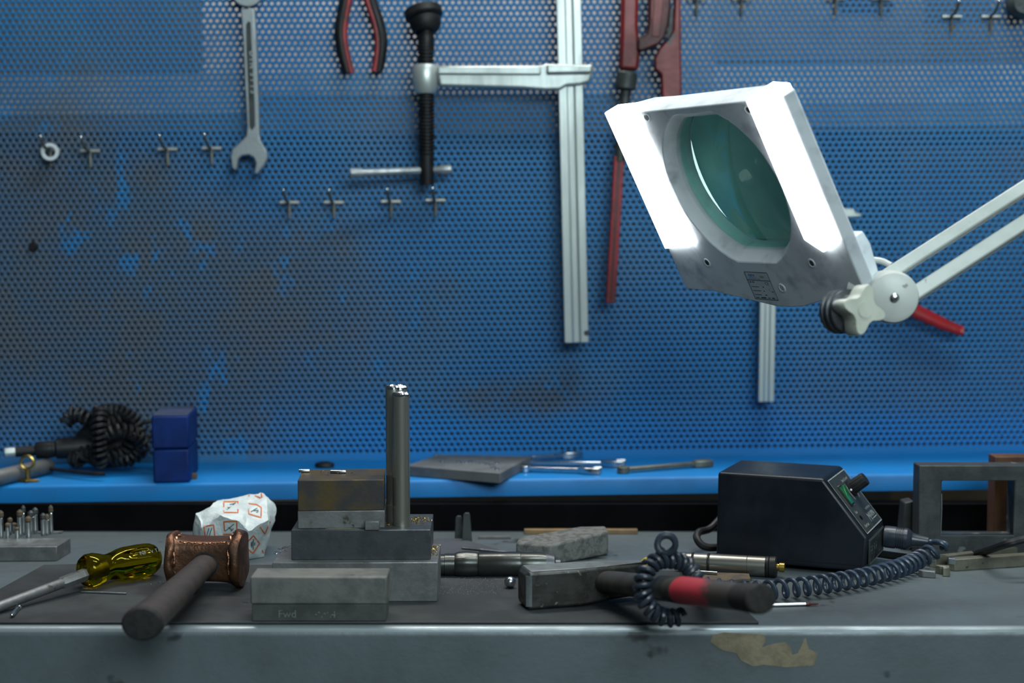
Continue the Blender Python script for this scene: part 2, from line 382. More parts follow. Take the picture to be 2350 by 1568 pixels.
# ------------------------------------------------------------------ the setting
WY = 2.05
def wb(px, py):
    p = at(px, py, WY); return p.x, p.z
def bpatch(px0, py0, px1, py1, c):
    x0, z1 = wb(px0, py0); x1, z0 = wb(px1, py1); return (x0, x1, z0, z1, c)
BACK = [bpatch(-900, -600, 3200, 300, (.16, .15, .12)), bpatch(-900, 170, 560, 262, (.42, .43, .42)), bpatch(-900, 262, 3200, 304, (.15, .14, .11)),  # patch colours stand for lit areas and dark objects behind the panel
        bpatch(455, -600, 1420, 165, (.85, .76, .72)), bpatch(455, 165, 1420, 215, (.55, .53, .50)), bpatch(1420, -600, 1640, 285, (.50, .47, .42)),
        bpatch(1640, -600, 2120, 140, (.38, .34, .28)), bpatch(1925, -5, 2050, 38, (.06, .06, .055)), bpatch(2120, 55, 2290, 140, (.34, .24, .07)), bpatch(2290, -600, 3200, 140, (.42, .36, .28)),
        bpatch(1640, 148, 3200, 235, (.64, .62, .58)), bpatch(1640, 235, 3200, 288, (.38, .35, .30)), bpatch(-900, 400, 3200, 1300, (.036, .038, .033)),
        bpatch(2060, 340, 3200, 1300, (.09, .068, .04)), bpatch(1952, 740, 1971, 1200, (.004, .004, .004)), bpatch(1965, 330, 2062, 575, (.008, .008, .008))]
m_wall = backwall_material()
tag(obj('floor', G().box((-3, -2.5, -.92), (3, 2.3, -.9)), m_concrete), kind='structure')
tag(obj('wall_back', G().box((-3, WY, -.9), (3, WY + .1, 1.9)), m_wall), kind='structure')

# ------------------------------------------------------------------ workbench
FY = 1.18
bench = thing('workbench', 'grey painted steel workbench with rounded front edge and plain front apron', 'workbench', T(0, FY, -.9))
prof = [(0, -.19)] + [(.007 - .007 * math.cos(a), .007 * math.sin(a) - .007) for a in [R(x) for x in (0, 15, 30, 45, 60, 75, 90)]] + [(.545, 0), (.545, -.03), (.012, -.03), (.012, -.19)]
Mx = Matrix(((0, 0, 1, 0), (1, 0, 0, FY), (0, 1, 0, 0), (0, 0, 0, 1)))      # (y, z, x)
g = G().prism(prof, -1.0, 1.0, 0, Mx); g.m[3:7] = [1] * 4  # paler bare steel on the rounded edge paints in its highlight
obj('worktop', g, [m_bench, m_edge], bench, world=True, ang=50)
obj('dark_gap_strip', G().box((-1.0, 1.552, 0), (1.0, 1.560, .0270)), m_void, bench, world=True)  # strip added so the shaded gap under the shelf shows black
for x in (-.93, .93):
    for y in (1.24, 1.66):
        obj('leg', G().box((x - .03, y - .03, -.9), (x + .03, y + .03, -.03)), m_bench, bench, world=True, bevel=.003)
rs = [(1630, 1474), (1634, 1458), (1660, 1452), (1752, 1456), (1758, 1470), (1748, 1486), (1775, 1478), (1800, 1474), (1815, 1484), (1818, 1504), (1830, 1500), (1848, 1462), (1856, 1490), (1876, 1500), (1868, 1528), (1800, 1532), (1752, 1526), (1728, 1530), (1700, 1516), (1690, 1500), (1655, 1492)]
g = G(); g.prism([((p := at(a, c, FY - .0002)).x, p.z) for a, c in rs][::-1], 0, .0005, 0, Matrix(((1, 0, 0, 0), (0, 0, -1, FY), (0, 1, 0, 0), (0, 0, 0, 1))))
tag(obj('tape_residue', g, m_tape, bench, world=True), label='ragged tan tape residue')

mat_px = [(-260, 1452), (1747, 1443), (1700, 1395), (1648, 1318), (1300, 1308), (700, 1302), (172, 1300), (100, 1302), (0, 1357), (-160, 1432)]
mp = [onz(a, c) for a, c in mat_px]
mp[0].y = mp[1].y = FY + .0095
g = G(); g.prism([(p.x, p.y) for p in mp], .0002, .0022)
tag(obj('rubber_mat', g, m_mat, bevel=.0006), 'thin dark rubber mat lying along the front half of the steel workbench', 'mat')
MZ = .0022

# ------------------------------------------------------------------ perforated panel + shelf
PM = T(0, 1.73, 0) @ RZ(R(1.4)) @ RY(R(-.5))
PO = V((0, 1.73, 0)); PN = (PM.to_3x3() @ V((0, -1, 0))).normalized()
def onp(px, py, off=0.0): return hit(px, py, PO + PN * off, PN)
def build_panel():
    pit = .007; row = pit * math.sqrt(3) / 2; r = .00195; K = 12
    x0, x1, z0, z1 = -.70, .70, .056, .68
    nx = int((x1 - x0) / pit); nz = int((z1 - z0) / row)
    ang = np.arange(K) * 2 * np.pi / K + np.pi / 2
    hx = np.empty(K); hz = np.empty(K); Rc = pit / math.sqrt(3)
    for i in range(K):                   # hexagon with edge midpoints
        rad = Rc if i % 2 == 0 else Rc * math.cos(math.pi / 6)
        hx[i] = rad * math.cos(ang[i]); hz[i] = rad * math.sin(ang[i])
    jj, ii = np.meshgrid(np.arange(nz), np.arange(nx), indexing='ij')
    cx = (x0 + (ii + .5 * (jj % 2)) * pit).ravel(); cz = (z0 + jj * row).ravel(); n = len(cx)
    outer = np.stack([cx[:, None] + hx, np.zeros((n, K)), cz[:, None] + hz], -1)
    ix = r * np.cos(ang); iz = r * np.sin(ang)
    inn = np.stack([cx[:, None] + ix, np.zeros((n, K)), cz[:, None] + iz], -1)
    back = inn.copy(); back[..., 1] = .0015
    vs = np.concatenate([outer, inn, back], 1).reshape(-1, 3)
    base = (np.arange(n) * 3 * K)[:, None]; i = np.arange(K)[None]; j = (i + 1) % K
    f1 = np.stack([base + i, base + j, base + K + j, base + K + i], -1).reshape(-1, 4)
    f2 = np.stack([base + K + i, base + K + j, base + 2 * K + j, base + 2 * K + i], -1).reshape(-1, 4)
    fs = np.concatenate([f1, f2])
    key = np.round(vs * 2e5).astype(np.int64)
    _, idx, inv = np.unique(key, axis=0, return_index=True, return_inverse=True)
    vs = vs[idx]; fs = inv.ravel()[fs]
    b = len(vs)
    rim = np.array([(x0 - .03, 0, .02), (x1 + .03, 0, .02), (x1 + .03, 0, z0 - .002), (x0 - .03, 0, z0 - .002)]); rim[:, 1] = -.0004
    vs = np.concatenate([vs, rim]); fs = np.concatenate([fs, [[b, b + 1, b + 2, b + 3]]])
    me = bpy.data.meshes.new('perforated_sheet'); me.vertices.add(len(vs)); me.vertices.foreach_set('co', vs.ravel())
    me.loops.add(fs.size); me.loops.foreach_set('vertex_index', fs.ravel().astype(np.int32))
    me.polygons.add(len(fs)); me.polygons.foreach_set('loop_start', np.arange(len(fs), dtype=np.int32) * 4); me.polygons.foreach_set('loop_total', np.full(len(fs), 4, np.int32))
    me.update(); me.validate(); me.materials.append(m_panel)
    o = bpy.data.objects.new('perforated_panel', me); COL.objects.link(o); o.matrix_basis = PM
    return o
panel = build_panel()
tag(panel, 'blue perforated steel tool panel with worn dirty paint standing behind the bench', 'tool panel')

SM = T(0, 1.585, .047) @ RZ(R(1.4)) @ RY(R(-.55))
g = G(); sp = [(0, -.0175), (.0, -.003), (.0009, -.0009), (.003, 0), (.141, 0), (.141, -.0012), (.003, -.0012), (.0016, -.003), (.0016, -.0175)]
g.prism(sp, -.72, .72, 0, Matrix(((0, 0, 1, 0), (1, 0, 0, 0), (0, 1, 0, 0), (0, 0, 0, 1))))
shelf = tag(obj('tool_shelf', g, m_shelf, ang=60), 'bright blue folded sheet steel shelf along the foot of the perforated panel', 'shelf'); shelf.matrix_basis = SM
SN = (SM.to_3x3() @ V((0, 0, 1))).normalized(); SO = V(SM.translation)
def onshelf(px, py, h=0.0): return hit(px, py, SO + SN * h, SN)

# ------------------------------------------------------------------ hooks on the panel
def make_hook(p, label):
    o = thing('panel_hook', label, 'hook', basis(p, V((1, 0, 0)), V((0, 1, 0)), V((0, 0, 1))), 'wire hooks on the perforated panel')
    obj('crossbar', G().tube([(-.0105, -.0025, .001), (.0105, -.0025, .001)], .002, 10), m_wire, o)
    obj('retaining_pin', G().tube([(0, .002, .001), (0, -.003, 0), (0, -.0038, -.006), (0, -.0030, -.0165)], .0016, 8), m_wired, o)
    g = G(); g.tube([(-.001, -.002, .001), (-.0012, -.018, .003), (-.0014, -.030, .009), (-.0016, -.034, .013)], .0017, 10, 0)
    pr = obj('prong', g, m_wired, o)
    obj('tip', G().ball((-.0016, -.0345, .0135), .0021, n=10, k=6), m_chrome, pr)
    return o
HK = [(118, 347, 'small wire hook carrying a white ring on the blue panel'), (209, 349, 'empty wire hook next to the hook with the white ring'),
      (386, 345, 'empty wire hook, the farther of two just beside the open-end wrench'), (487, 343, 'empty wire hook closest to the jaw of the open-end wrench'),
      (665, 467, 'empty wire hook below the screw clamp handle, farthest from the clamp spindle'), (767, 467, 'empty wire hook in the low row, under the free end of the clamp handle'),
      (898, 465, 'empty wire hook in the low row, second from the clamp spindle'), (1000, 462, 'empty wire hook directly below the black clamp spindle'),
      (1598, 0, 'wire hook at the top edge beside the red pipe wrench'), (1701, 0, 'wire hook at the top edge, second from the red pipe wrench'),
      (1916, 0, 'wire hook at the top edge above the lamp head, first of a close pair'), (2021, 0, 'wire hook at the top edge above the lamp head, second of a close pair'),
      (2183, 41, 'empty wire hook high above the lamp arm, nearer the lamp head'), (2273, 41, 'empty wire hook high above the lamp arm, farther from the lamp head'),
      (520, -70, 'wire hook holding the combination wrench')]
proto = None
for a, c, lb in HK[:14]:
    p = onp(a, c)
    if proto is None: proto = make_hook(p, lb)
    else: dup(proto, T(*p), lb)
p = onp(115, 349, .014)
rg = thing('ring', 'small white metal ring hanging on a wire hook', 'ring', T(*p) @ RZ(R(10)))
obj('band', G().lathe([(.0056, -.003), (.0095, -.003), (.0095, .003), (.0056, .003), (.0056, -.003)], 28, 0, RX(R(90)), cap=False), m_white, rg, bevel=.0006)
p = onp(78, 566)
tag(obj('panel_plug', G().lathe([(.0052, 0), (.0052, -.0035), (.004, -.005), (.0, -.005)], 20, 0, basis(p, V((1, 0, 0)), V((0, 0, 1)), V((0, 1, 0)))), m_rubber), 'round black plug pushed into the perforated panel', 'plug')

# ------------------------------------------------------------------ combination wrench
W0 = onp(570, -20, .016); W1 = onp(580, 395, .016)
zdir = (W0 - W1).normalized(); nrm = V((0, -1, 0)); xd = zdir.cross(nrm) * -1; xd = nrm.cross(zdir) * -1
xd = zdir.cross(V((0, 1, 0))).normalized() * -1
if xd.x < 0: xd = -xd
yd = zdir.cross(xd).normalized()
def wp(px, py):                          # wrench plane coordinates
    q = onp(px, py, .016) - W1; return q.dot(xd), q.dot(zdir)
WM = basis(W1, xd, zdir, xd.cross(zdir))
wr = thing('combination_wrench', 'chrome combination wrench hanging open jaw downward on the blue panel', 'wrench', WM)
out = [(553, 20), (559, 100), (563, 200), (568, 290), (566, 312), (550, 328), (534, 342), (530, 360), (533, 385), (540, 392), (545, 388), (548, 366), (556, 358), (572, 356), (583, 362), (588, 374), (586, 390), (584, 399), (592, 400), (608, 380), (616, 362), (613, 345), (600, 325), (597, 310), (594, 200), (590, 100), (585, 20)]
g = G(); g.prism([wp(a, c) for a, c in out][::-1], -.0042, .0042)
body = obj('shank', g, m_wrench, wr, bevel=.0014)
g = G()
rim = [(566, 58), (571, 50), (577, 52), (580, 120), (586, 240), (587, 290), (580, 300), (574, 292), (571, 200), (567, 120)]
gin = [wp(a, c) for a, c in rim]
obj('recess', G().prism(gin[::-1], .0040, .0045), m_grey, wr, bevel=.0003)
g = G()
for (ch, yy) in (('D', 124), ('I', 138), ('N', 152), ('3', 172), ('1', 185), ('1', 199), ('3', 212)):
    cxp, czp = wp(576 + (yy - 170) * .03, yy); text(g, ch, .0075, 0, T(cxp, czp, .0045) @ RZ(R(-90)), 'CENTER', .02, depth=.05)
obj('raised_lettering', g, m_wrench, wr)
rx, rz = wp(569, -22)
g = G(); g.lathe([(.0095, -.005), (.0175, -.005), (.0185, 0), (.0175, .005), (.0095, .005), (.0085, 0), (.0095, -.005)], 30, 0, T(rx, rz, 0), cap=False)
obj('ring_end', g, m_wrench, wr, bevel=.0006)
dup(proto, T(*onp(570, -32)), 'wire hook at the top edge holding the combination wrench')

# ------------------------------------------------------------------ pliers
def plane_shape(pts, off): return [onp(a, c, off) for a, c in pts]
pl = thing('pliers', 'pliers with black and red dipped handles hanging handles down', 'pliers', T(*onp(828, 90, .012)))
for side in (0, 1):
    cl = [(800, -60), (792, 0), (783, 50), (781, 85), (788, 130), (798, 168)] if side == 0 else [(838, -60), (852, 0), (868, 50), (876, 90), (874, 130), (868, 164)]
    P = spline([onp(a, c, .012) for a, c in cl], 6)
    hb = obj('handle', G().tube(P, [.0052 + .0012 * math.sin(math.pi * i / (len(P) - 1)) for i in range(len(P))], 14), m_rubber, pl, world=True)
    ins = [(a + (9 if side == 0 else -9), c) for a, c in cl]
    P2 = spline([onp(a, c, .0145) for a, c in ins], 6)
    obj('grip_inlay', G().tube(P2, .0036, 10), m_redp, hb, world=True)
g = G(); c0 = onp(818, -75, .012); g.lathe([(.012, -.006), (.013, 0), (.012, .006)], 24, 0, basis(c0, V((1, 0, 0)), V((0, 0, 1)), V((0, -1, 0))))
g.prism([((q := onp(a, c, .012)).x, q.z) for a, c in [(803, -70), (833, -70), (824, -170), (812, -170)]][::-1], -.006, .006, 0, Matrix(((1, 0, 0, 0), (0, 0, -1, c0.y), (0, 1, 0, 0), (0, 0, 0, 1))))
obj('jaw', g, m_grey, pl, world=True, bevel=.001)
dup(proto, T(*onp(818, -100)), 'wire hook at the top edge holding the pliers')

# ------------------------------------------------------------------ F-clamp
def bar_profile(w, d): return [(-w, d), (-w, -d), (-w * .35, -d), (-w * .25, -d * .78), (w * .25, -d * .78), (w * .35, -d), (w, -d), (w, d), (w * .35, d), (w * .25, d * .78), (-w * .25, d * .78), (-w * .35, d)]
fc = CO = .0275
fc = thing('screw_clamp', 'large zinc plated screw clamp with black spindle hanging on the panel', 'clamp', T(*onp(1310, 400, .02)))
B0, B1 = onp(1302, -120, CO), onp(1323, 786, CO)
obj('rail', G().prism(bar_profile(.0131, .0055), 0, (B1 - B0).length, 0, axis(B0, B1, (0, -1, 0))), m_alu, fc, world=True, bevel=.0008)
q = onp(1346, 764, .030); obj('stop_pin', G().lathe([(.0043, -.012), (.0043, .002), (.003, .0035), (0, .0035)], 14, 0, basis(q, V((1, 0, 0)), V((0, 0, 1)), V((0, -1, 0)))), m_chrome, fc, world=True)
yA = onp(1150, 180, CO).y
ar = [(1000, 153), (1243, 152), (1252, 148), (1345, 150), (1358, 148), (1362, 158), (1358, 172), (1352, 190), (1330, 196), (1300, 198), (1285, 207), (1250, 208), (1200, 204), (1010, 199)]
MP = Matrix(((1, 0, 0, 0), (0, 0, -1, yA), (0, 1, 0, 0), (0, 0, 0, 1)))
g = G(); g.prism([((p := at(a, c, yA)).x, p.z) for a, c in ar][::-1], -.009, .009, 0, MP)
arm = obj('sliding_arm', g, m_alu, fc, world=True, bevel=.003, seg=3)
fl = [(1006, 155), (1241, 154), (1241, 174), (1006, 173)]
obj('arm_flange', G().prism([((p := at(a, c, yA)).x, p.z) for a, c in fl][::-1], .009, .0125, 0, MP), m_alu, arm, world=True, bevel=.0016)
fl = [(1254, 150), (1345, 152), (1358, 151), (1356, 170), (1254, 172)]
obj('arm_flange', G().prism([((p := at(a, c, yA)).x, p.z) for a, c in fl][::-1], .009, .0155, 0, MP), m_alu, arm, world=True, bevel=.002)
s0, s1 = at(977, 215, yA), at(979, 150, yA)
obj('arm_boss', G().lathe([(.0105, 0), (.0135, .005), (.0145, .014), (.0145, .026), (.012, .0305), (.008, .0315)], 28, 0, axis(s0, s0 + V((0, 0, 1)), (0, -1, 0))), m_alu, arm, world=True)
t0, t1 = at(980, 425, yA), at(977, 70, yA)
Lc = (t1 - t0).length; pr = [(.0075, 0), (.0078, .002), (.0078, .032)]
z = .034
while z < Lc - .004: pr += [(.0089, z), (.0089, z + .0014), (.0074, z + .0024), (.0074, z + .0030)]; z += .0038
pr += [(.0068, Lc)]
spn = obj('spindle', G().lathe(pr, 24, 0, axis(t0, t1, (0, -1, 0))), m_rubber, fc, world=True, ang=25)
c0 = at(978, 80, yA)
obj('spindle_neck', G().lathe([(.0075, -.020), (.0088, -.016), (.0088, -.003), (.0075, .003), (.006, .007), (.006, .012)], 24, 0, T(*c0)), m_rubber, spn, world=True)
pd = axis(at(978, 62, yA), at(968, 14, yA), (0, -1, 0)) @ RX(R(16))
obj('swivel_pad', G().lathe([(.007, -.006), (.0125, -.005), (.0160, -.001), (.0172, .005), (.0172, .0085), (.0162, .0095), (.0190, .0105), (.0205, .0125), (.0205, .0195), (.0188, .0210), (.0165, .0192), (0, .0192)], 32, 0, pd), m_rubber, fc, world=True)
h0, h1 = at(803, 398, yA - .012), at(1036, 389, yA + .004)
obj('sliding_handle', G().lathe([(.0042, 0), (.0052, .001), (.0052, .012), (.0040, .0145), (.0040, (h1 - h0).length - .014), (.0054, (h1 - h0).length - .0115), (.0054, (h1 - h0).length - .001), (.0045, (h1 - h0).length)], 20, 0, axis(h0, h1)), m_handle, fc, world=True)

# ------------------------------------------------------------------ pipe wrench (red)
pw = thing('pipe_wrench', 'red painted pipe wrench hanging with one leg behind the lamp head', 'pipe wrench', T(*onp(1460, 100, .02)))
yW = onp(1460, 100, .024).y; MW = Matrix(((1, 0, 0, 0), (0, 0, -1, yW), (0, 1, 0, 0), (0, 0, 0, 1)))
def wprism(pts, z0, z1, g=None):
    g = g or G(); g.prism([((p := at(a, c, yW)).x, p.z) for a, c in pts][::-1], z0, z1, 0, MW); return g
obj('upper_leg', wprism([(1427, -90), (1466, -90), (1463, 60), (1468, 120), (1464, 163), (1420, 161), (1423, 90)], -.008, .008), m_red, pw, world=True, bevel=.004, seg=3)
obj('collar', G().lathe([(.0085, 0), (.0112, .002), (.0112, .018), (.0095, .020)], 24, 0, axis(at(1435, 207, yW), at(1440, 160, yW), (0, -1, 0))), m_grey, pw, world=True)
obj('threaded_shaft', G().lathe([(.0058, 0), (.0058, .080)], 18, 0, axis(at(1422, 370, yW), at(1436, 204, yW), (0, -1, 0))), m_grey, pw, world=True)
ga, gb = at(1401, 696, yW), at(1421, 358, yW)
gp = obj('lower_leg', G().prism([(-.0055, -.004), (.0055, -.004), (.0055, .004), (-.0055, .004)], 0, (gb - ga).length, 0, axis(ga, gb, (0, -1, 0))), m_redp, pw, world=True, bevel=.0015)
obj('leg_groove', G().prism([(-.0024, .0036), (.0024, .0036), (.0020, .0046), (-.0020, .0046)], .004, (gb - ga).length - .004, 0, axis(ga, gb, (0, -1, 0))), m_reddk, gp, world=True)
obj('jaw_leg', wprism([(1538, -90), (1560, -90), (1562, 120), (1564, 260), (1560, 420), (1524, 420), (1520, 260), (1516, 172), (1502, 160), (1501, 135), (1512, 112), (1530, 92), (1544, 70), (1547, 0)], -.006, .006), m_red, pw, world=True, bevel=.002)
hk = obj('hook_jaw', wprism([(1488, -90), (1540, -90), (1537, 20), (1532, 60), (1524, 88), (1510, 105), (1470, 121), (1460, 117), (1462, 90), (1482, 80), (1486, 60), (1487, 0)], -.004, .013), m_reddk, pw, world=True, bevel=.0025)
obj('makers_plate', wprism([(1493, 86), (1510, 88), (1519, 10), (1521, -60), (1497, -60), (1498, 20)], .0125, .0138), m_red, hk, world=True, bevel=.0005)
obj('spring_strip', wprism([(1533, 92), (1541, 74), (1543, 20), (1537, 20), (1532, 66), (1526, 88)], .006, .009), m_grey, pw, world=True, bevel=.0005)

# second, smaller clamp and the red gripped lever behind the lamp
f2 = thing('bar_clamp', 'smaller zinc bar clamp hanging behind the magnifier lamp, lower bar end showing', 'clamp', T(*onp(1757, 600, .02)))
C0, C1 = onp(1766, 390, .02), onp(1757, 922, .02)
obj('rail', G().prism(bar_profile(.0086, .0045), 0, (C1 - C0).length, 0, axis(C0, C1, (0, -1, 0))), m_alu, f2, world=True, bevel=.0008)
y2 = onp(1850, 490, .02).y; M2 = Matrix(((1, 0, 0, 0), (0, 0, -1, y2), (0, 1, 0, 0), (0, 0, 0, 1)))
obj('sliding_arm', G().prism([((p := at(a, c, y2)).x, p.z) for a, c in [(1740, 470), (1958, 479), (1962, 488), (1976, 491), (1974, 499), (1740, 512)]][::-1], -.007, .007, 0, M2), m_alu, f2, world=True, bevel=.002)
lv = thing('toggle_clamp', 'toggle clamp with red dipped lever hanging behind the lamp joint', 'clamp', T(*onp(2080, 700, .02)))
P = [onp(a, c, .02) for a, c in [(2060, 690), (2090, 709), (2130, 728), (2170, 746), (2200, 757), (2211, 760)]]
obj('lever_grip', G().tube(spline(P, 4), [.0098, .0096, .0096, .0096, .0094, .0092, .0092, .009, .009, .0085, .0082, .008, .0076, .0072, .007, .0068, .0062, .006, .0068, .0068, .004], 14, flat=.7), m_redb, lv, world=True)
P = [onp(a, c, .02) for a, c in [(2066, 693), (2030, 668), (2000, 655), (1985, 640)]]
obj('lever_bar', G().tube(P, .006, 10, flat=.5), m_grey, lv, world=True)
p = onp(2345, 8, .02)
tc = thing('hanging_tool', 'dark round tool head hanging at the top corner of the panel beyond the wire hooks', 'tool', T(*p))
obj('head', G().lathe([(.012, -.012), (.016, -.006), (.016, .006), (.012, .012)], 24, 0, RX(R(90))), m_grey, tc)
obj('handle', G().tube([(0, 0, .01), (.004, 0, .08)], .007, 12), m_grey, tc)
# ------------------------------------------------------------------ stacked steel blocks and rods
def block(name, label, pts, z0, z1, m, cat='block', bevel=.0006, parts=True):
    c = sum((V((p[0], p[1], 0)) for p in pts), V()) / len(pts)
    o = tag(obj(name, G().prism([(p[0] - c.x, p[1] - c.y) for p in pts], 0, z1 - z0), m, bevel=bevel), label, cat)
    o.matrix_basis = T(c.x, c.y, z0); MX[o.name] = o.matrix_basis.copy(); return o
def rect(pl, pr, d, z, taper=0):         # front edge from two sight lines on level z, depth d away from it
    a, b = onz(*pl, z), onz(*pr, z); a.z = b.z = 0
    n = V((-(b - a).y, (b - a).x, 0)).normalized()
    return [a, b, b + n * d, a + n * d]
Z0, Z1, Z2, Z3, Z4 = MZ, .0345, .0593, .0738, .0992
block('steel_block', 'light grey ground steel block at the bottom of the block stack', rect((624.5, 1292), (1004.6, 1291), .072, Z1), Z0, Z1, m_steelg)
mb = block('steel_block', 'dark steel block in the middle of the stack, carrying the upright rods', rect((668, 1217), (988, 1216), .068, Z2), Z1, Z2, m_steeld)
sp_ = block('spacer_plate', 'thin pale steel plate right below the browned block', rect((683, 1174), (883, 1172), .056, Z3), Z2, Z3, m_steelg, 'plate')
sb = block('browned_block', 'brown tarnished steel block on top of the stack', rect((683, 1103), (882, 1101), .056, Z4), Z3, Z4, m_brown)
# engraved marks on the middle block
g = G(); fp = onz(670, 1216, Z2)
for (a, c, w) in [(745, 1254, 3), (752, 1253, 2), (759, 1252, 5), (762, 1260, 4), (774, 1249, 4), (777, 1252, 4), (776, 1256, 4), (771, 1263, 3), (728, 1249, 2)]:
    p = at(a, c, fp.y - .0003); s = w * .00018
    g.box((p.x - s, p.y - .0001, p.z - s * 1.3), (p.x + s, p.y + .0001, p.z + s * 1.3))
tag(obj('punched_marks', g, m_print, mb, M=MX[mb.name].inverted()), label='pale punched marks')
p0 = onz(856, 1214, Z2)
tag(obj('key_block', G().box((-.006, -.0035, 0), (.0055, .0035, .0072)), m_steelg, bevel=.0005), 'tiny steel key block lying in front of the pale spacer plate', 'block').matrix_basis = T(p0.x, sp_.location.y - .0322, Z2)
p0 = onz(787, 1214, Z2)
tag(obj('washer_chip', G().prism([(-.014 * math.cos(a), .004 * math.sin(a)) for a in [i * math.pi / 10 for i in range(11)]], 0, .0008), m_file), 'thin curved sliver lying at the foot of the pale spacer plate', 'chip').matrix_basis = T(p0.x, sp_.location.y - .0335, Z2)
rod_list = [(921.5, 1.283, .0072, .1115, 'thick polished steel rod standing foremost on the dark middle block'),
            (903, 1.298, .0060, .1155, 'slimmer steel rod standing behind and beside the foremost rod'),
            (919, 1.303, .0066, .1150, 'steel rod hidden behind the foremost rod, only its bright end showing')]
for a, Y, r, h, lb in rod_list:
    x = at(a, 1213, Y).x
    o = thing('steel_rod', lb, 'rod', T(x, Y, Z2), 'upright steel rods on the block stack')
    obj('shaft', G().lathe([(r, 0), (r, h - .004)], 32), m_rod, o, ang=40)
    obj('bright_end', G().lathe([(r * .97, h - .004), (r * .97, h - .0022), (r * .80, h - .0008), (r * .62, h - .0012), (r * .35, h), (0, h - .0006)], 32, wob=lambda t, z, s=a: 1 + .06 * math.sin(5 * t + s) + .05 * math.sin(11 * t)), m_chrome, o, ang=15)
def swarf(label, cx, cy, z, n, sx, sy, m, name='metal_shavings', size=.003):
    g = G()
    for i in range(n):
        x, y = random.gauss(0, sx), random.gauss(0, sy); x = max(-1.8 * sx, min(1.8 * sx, x)); y = max(-1.8 * sy, min(1.8 * sy, y))
        a0 = random.uniform(0, 6.28); rr = random.uniform(.3, 1) * size; k = random.randint(4, 8); tw = random.uniform(.5, 2.2)
        P = [(x + rr * math.cos(a0 + tw * j / k * 2), y + rr * math.sin(a0 + tw * j / k * 2), .0003 + .0012 * abs(math.sin(j * .6 + a0)) * rr / .003) for j in range(k)]
        g.tube(P, .00022, 4)
    o = tag(obj(name, g, m), label, 'shavings', kind='stuff'); o.matrix_basis = T(cx, cy, z); return o
p = onz(955, 1196, Z2); swarf('bright metal shavings on the dark middle block beside the rods', p.x, p.y, Z2, 40, .006, .010, m_brass)
p = onz(890, 1205, Z2); swarf('brassy shavings between the spacer plate and the foremost rod', p.x, 1.292, Z2, 30, .003, .010, m_brassd)
p = onz(648, 1262, Z1); swarf('curled fine shavings on the lower block beside the dark middle block', p.x, p.y, Z1, 14, .003, .012, m_chrome, size=.005)
p = onz(996, 1265, Z1); swarf('yellow shavings on the free edge of the bottom block', p.x, p.y, Z1, 24, .0012, .013, m_brass)
p = onz(780, 1087, Z4); swarf('loose wire bits lying on the browned top block', p.x, p.y, Z4, 7, .008, .004, m_file, size=.007)
for (a, c, l, an, lb) in [(698, 1081, .009, 4, 'short steel pin lying at the corner of the browned top block'), (776, 1083, .013, -3, 'short flat pin in the middle of the browned top block')]:
    p = onz(a, c, Z4 + .0014)
    o = obj('short_pin', G().lathe([(.0013, -l / 2), (.0014, -l / 2 + .0003), (.0014, l / 2 - .0003), (.0013, l / 2)], 14, 0, RY(R(90))), m_chrome)
    tag(o, lb, 'pin', 'short pins on the browned block'); o.matrix_basis = T(p.x, p.y, Z4 + .0014) @ RZ(R(an))

# front block: two clamped plates
a = onz(568, 1438, MZ); b = onz(886, 1436, MZ); a.y = b.y = 1.1895
fb = thing('steel_bar_block', 'worn double steel bar block at the very front edge of the bench', 'block', T(a.x, a.y, MZ))
w = b.x - a.x
obj('lower_plate', G().box((.001, .0016, 0), (w - .001, .030, .0135)), m_block2, fb, bevel=.0006)
up = obj('upper_plate', G().box((0, 0, .0135), (w, .031, .0352)), m_block, fb, bevel=.0014)
g = G(); text(g, 'Fwd', .0085, 0, T(.021, .0012, .0030) @ RX(R(90)), bold=-.01); text(g, '4', .0075, 0, T(.062, .0012, .0030) @ RX(R(90)))
for i in range(7): g.box((.050 + i * .0022, .0012, .005 + .002 * math.sin(i * 2.2)), (.051 + i * .0022, .0015, .0058 + .002 * math.sin(i * 2.2)))
tag(obj('chalk_writing', g, m_printd, fb), label='faint chalk writing')

# ------------------------------------------------------------------ copper hammer
hc = V((at(478, 1290, 1.305).x, 1.305, MZ + .0243))
HM = T(*hc) @ RZ(R(-2))
ch = thing('copper_hammer', 'copper faced mallet with mushroomed ends and dark wooden handle on the rubber mat', 'hammer', HM)
def sq(t, r, k=3.2):
    c, s = math.cos(t), math.sin(t); q = (abs(c) ** k + abs(s) ** k) ** (-1 / k); return r * q * c, r * q * s
def headring(x, ry, rz, k, zoff=0, n=40, seed=0, am=0):
    out = []
    for i in range(n):
        t = 2 * math.pi * i / n; c, s = math.cos(t), math.sin(t); q = (abs(c) ** k + abs(s) ** k) ** (-1 / k)
        w_ = 1 + am * (math.sin(3 * t + seed) + .6 * math.sin(7 * t + 2 * seed) + .4 * math.sin(13 * t + seed))
        out.append((x + am * .05 * math.sin(5 * t + seed), q * c * ry * w_, q * s * rz * w_ + zoff))
    return out
rings = [headring(-.0275, .0210, .0215, 3), headring(-.0245, .0190, .0192, 4.5), headring(-.0205, .0180, .0180, 6), headring(-.010, .0176, .0172, 7), headring(0, .0175, .0170, 7), headring(.010, .0176, .0172, 7), headring(.018, .0180, .0180, 6), headring(.0215, .0190, .0192, 4.5), headring(.0245, .0210, .0215, 3)]
hd = obj('head', G().loft(rings), m_copper, ch, ang=45)
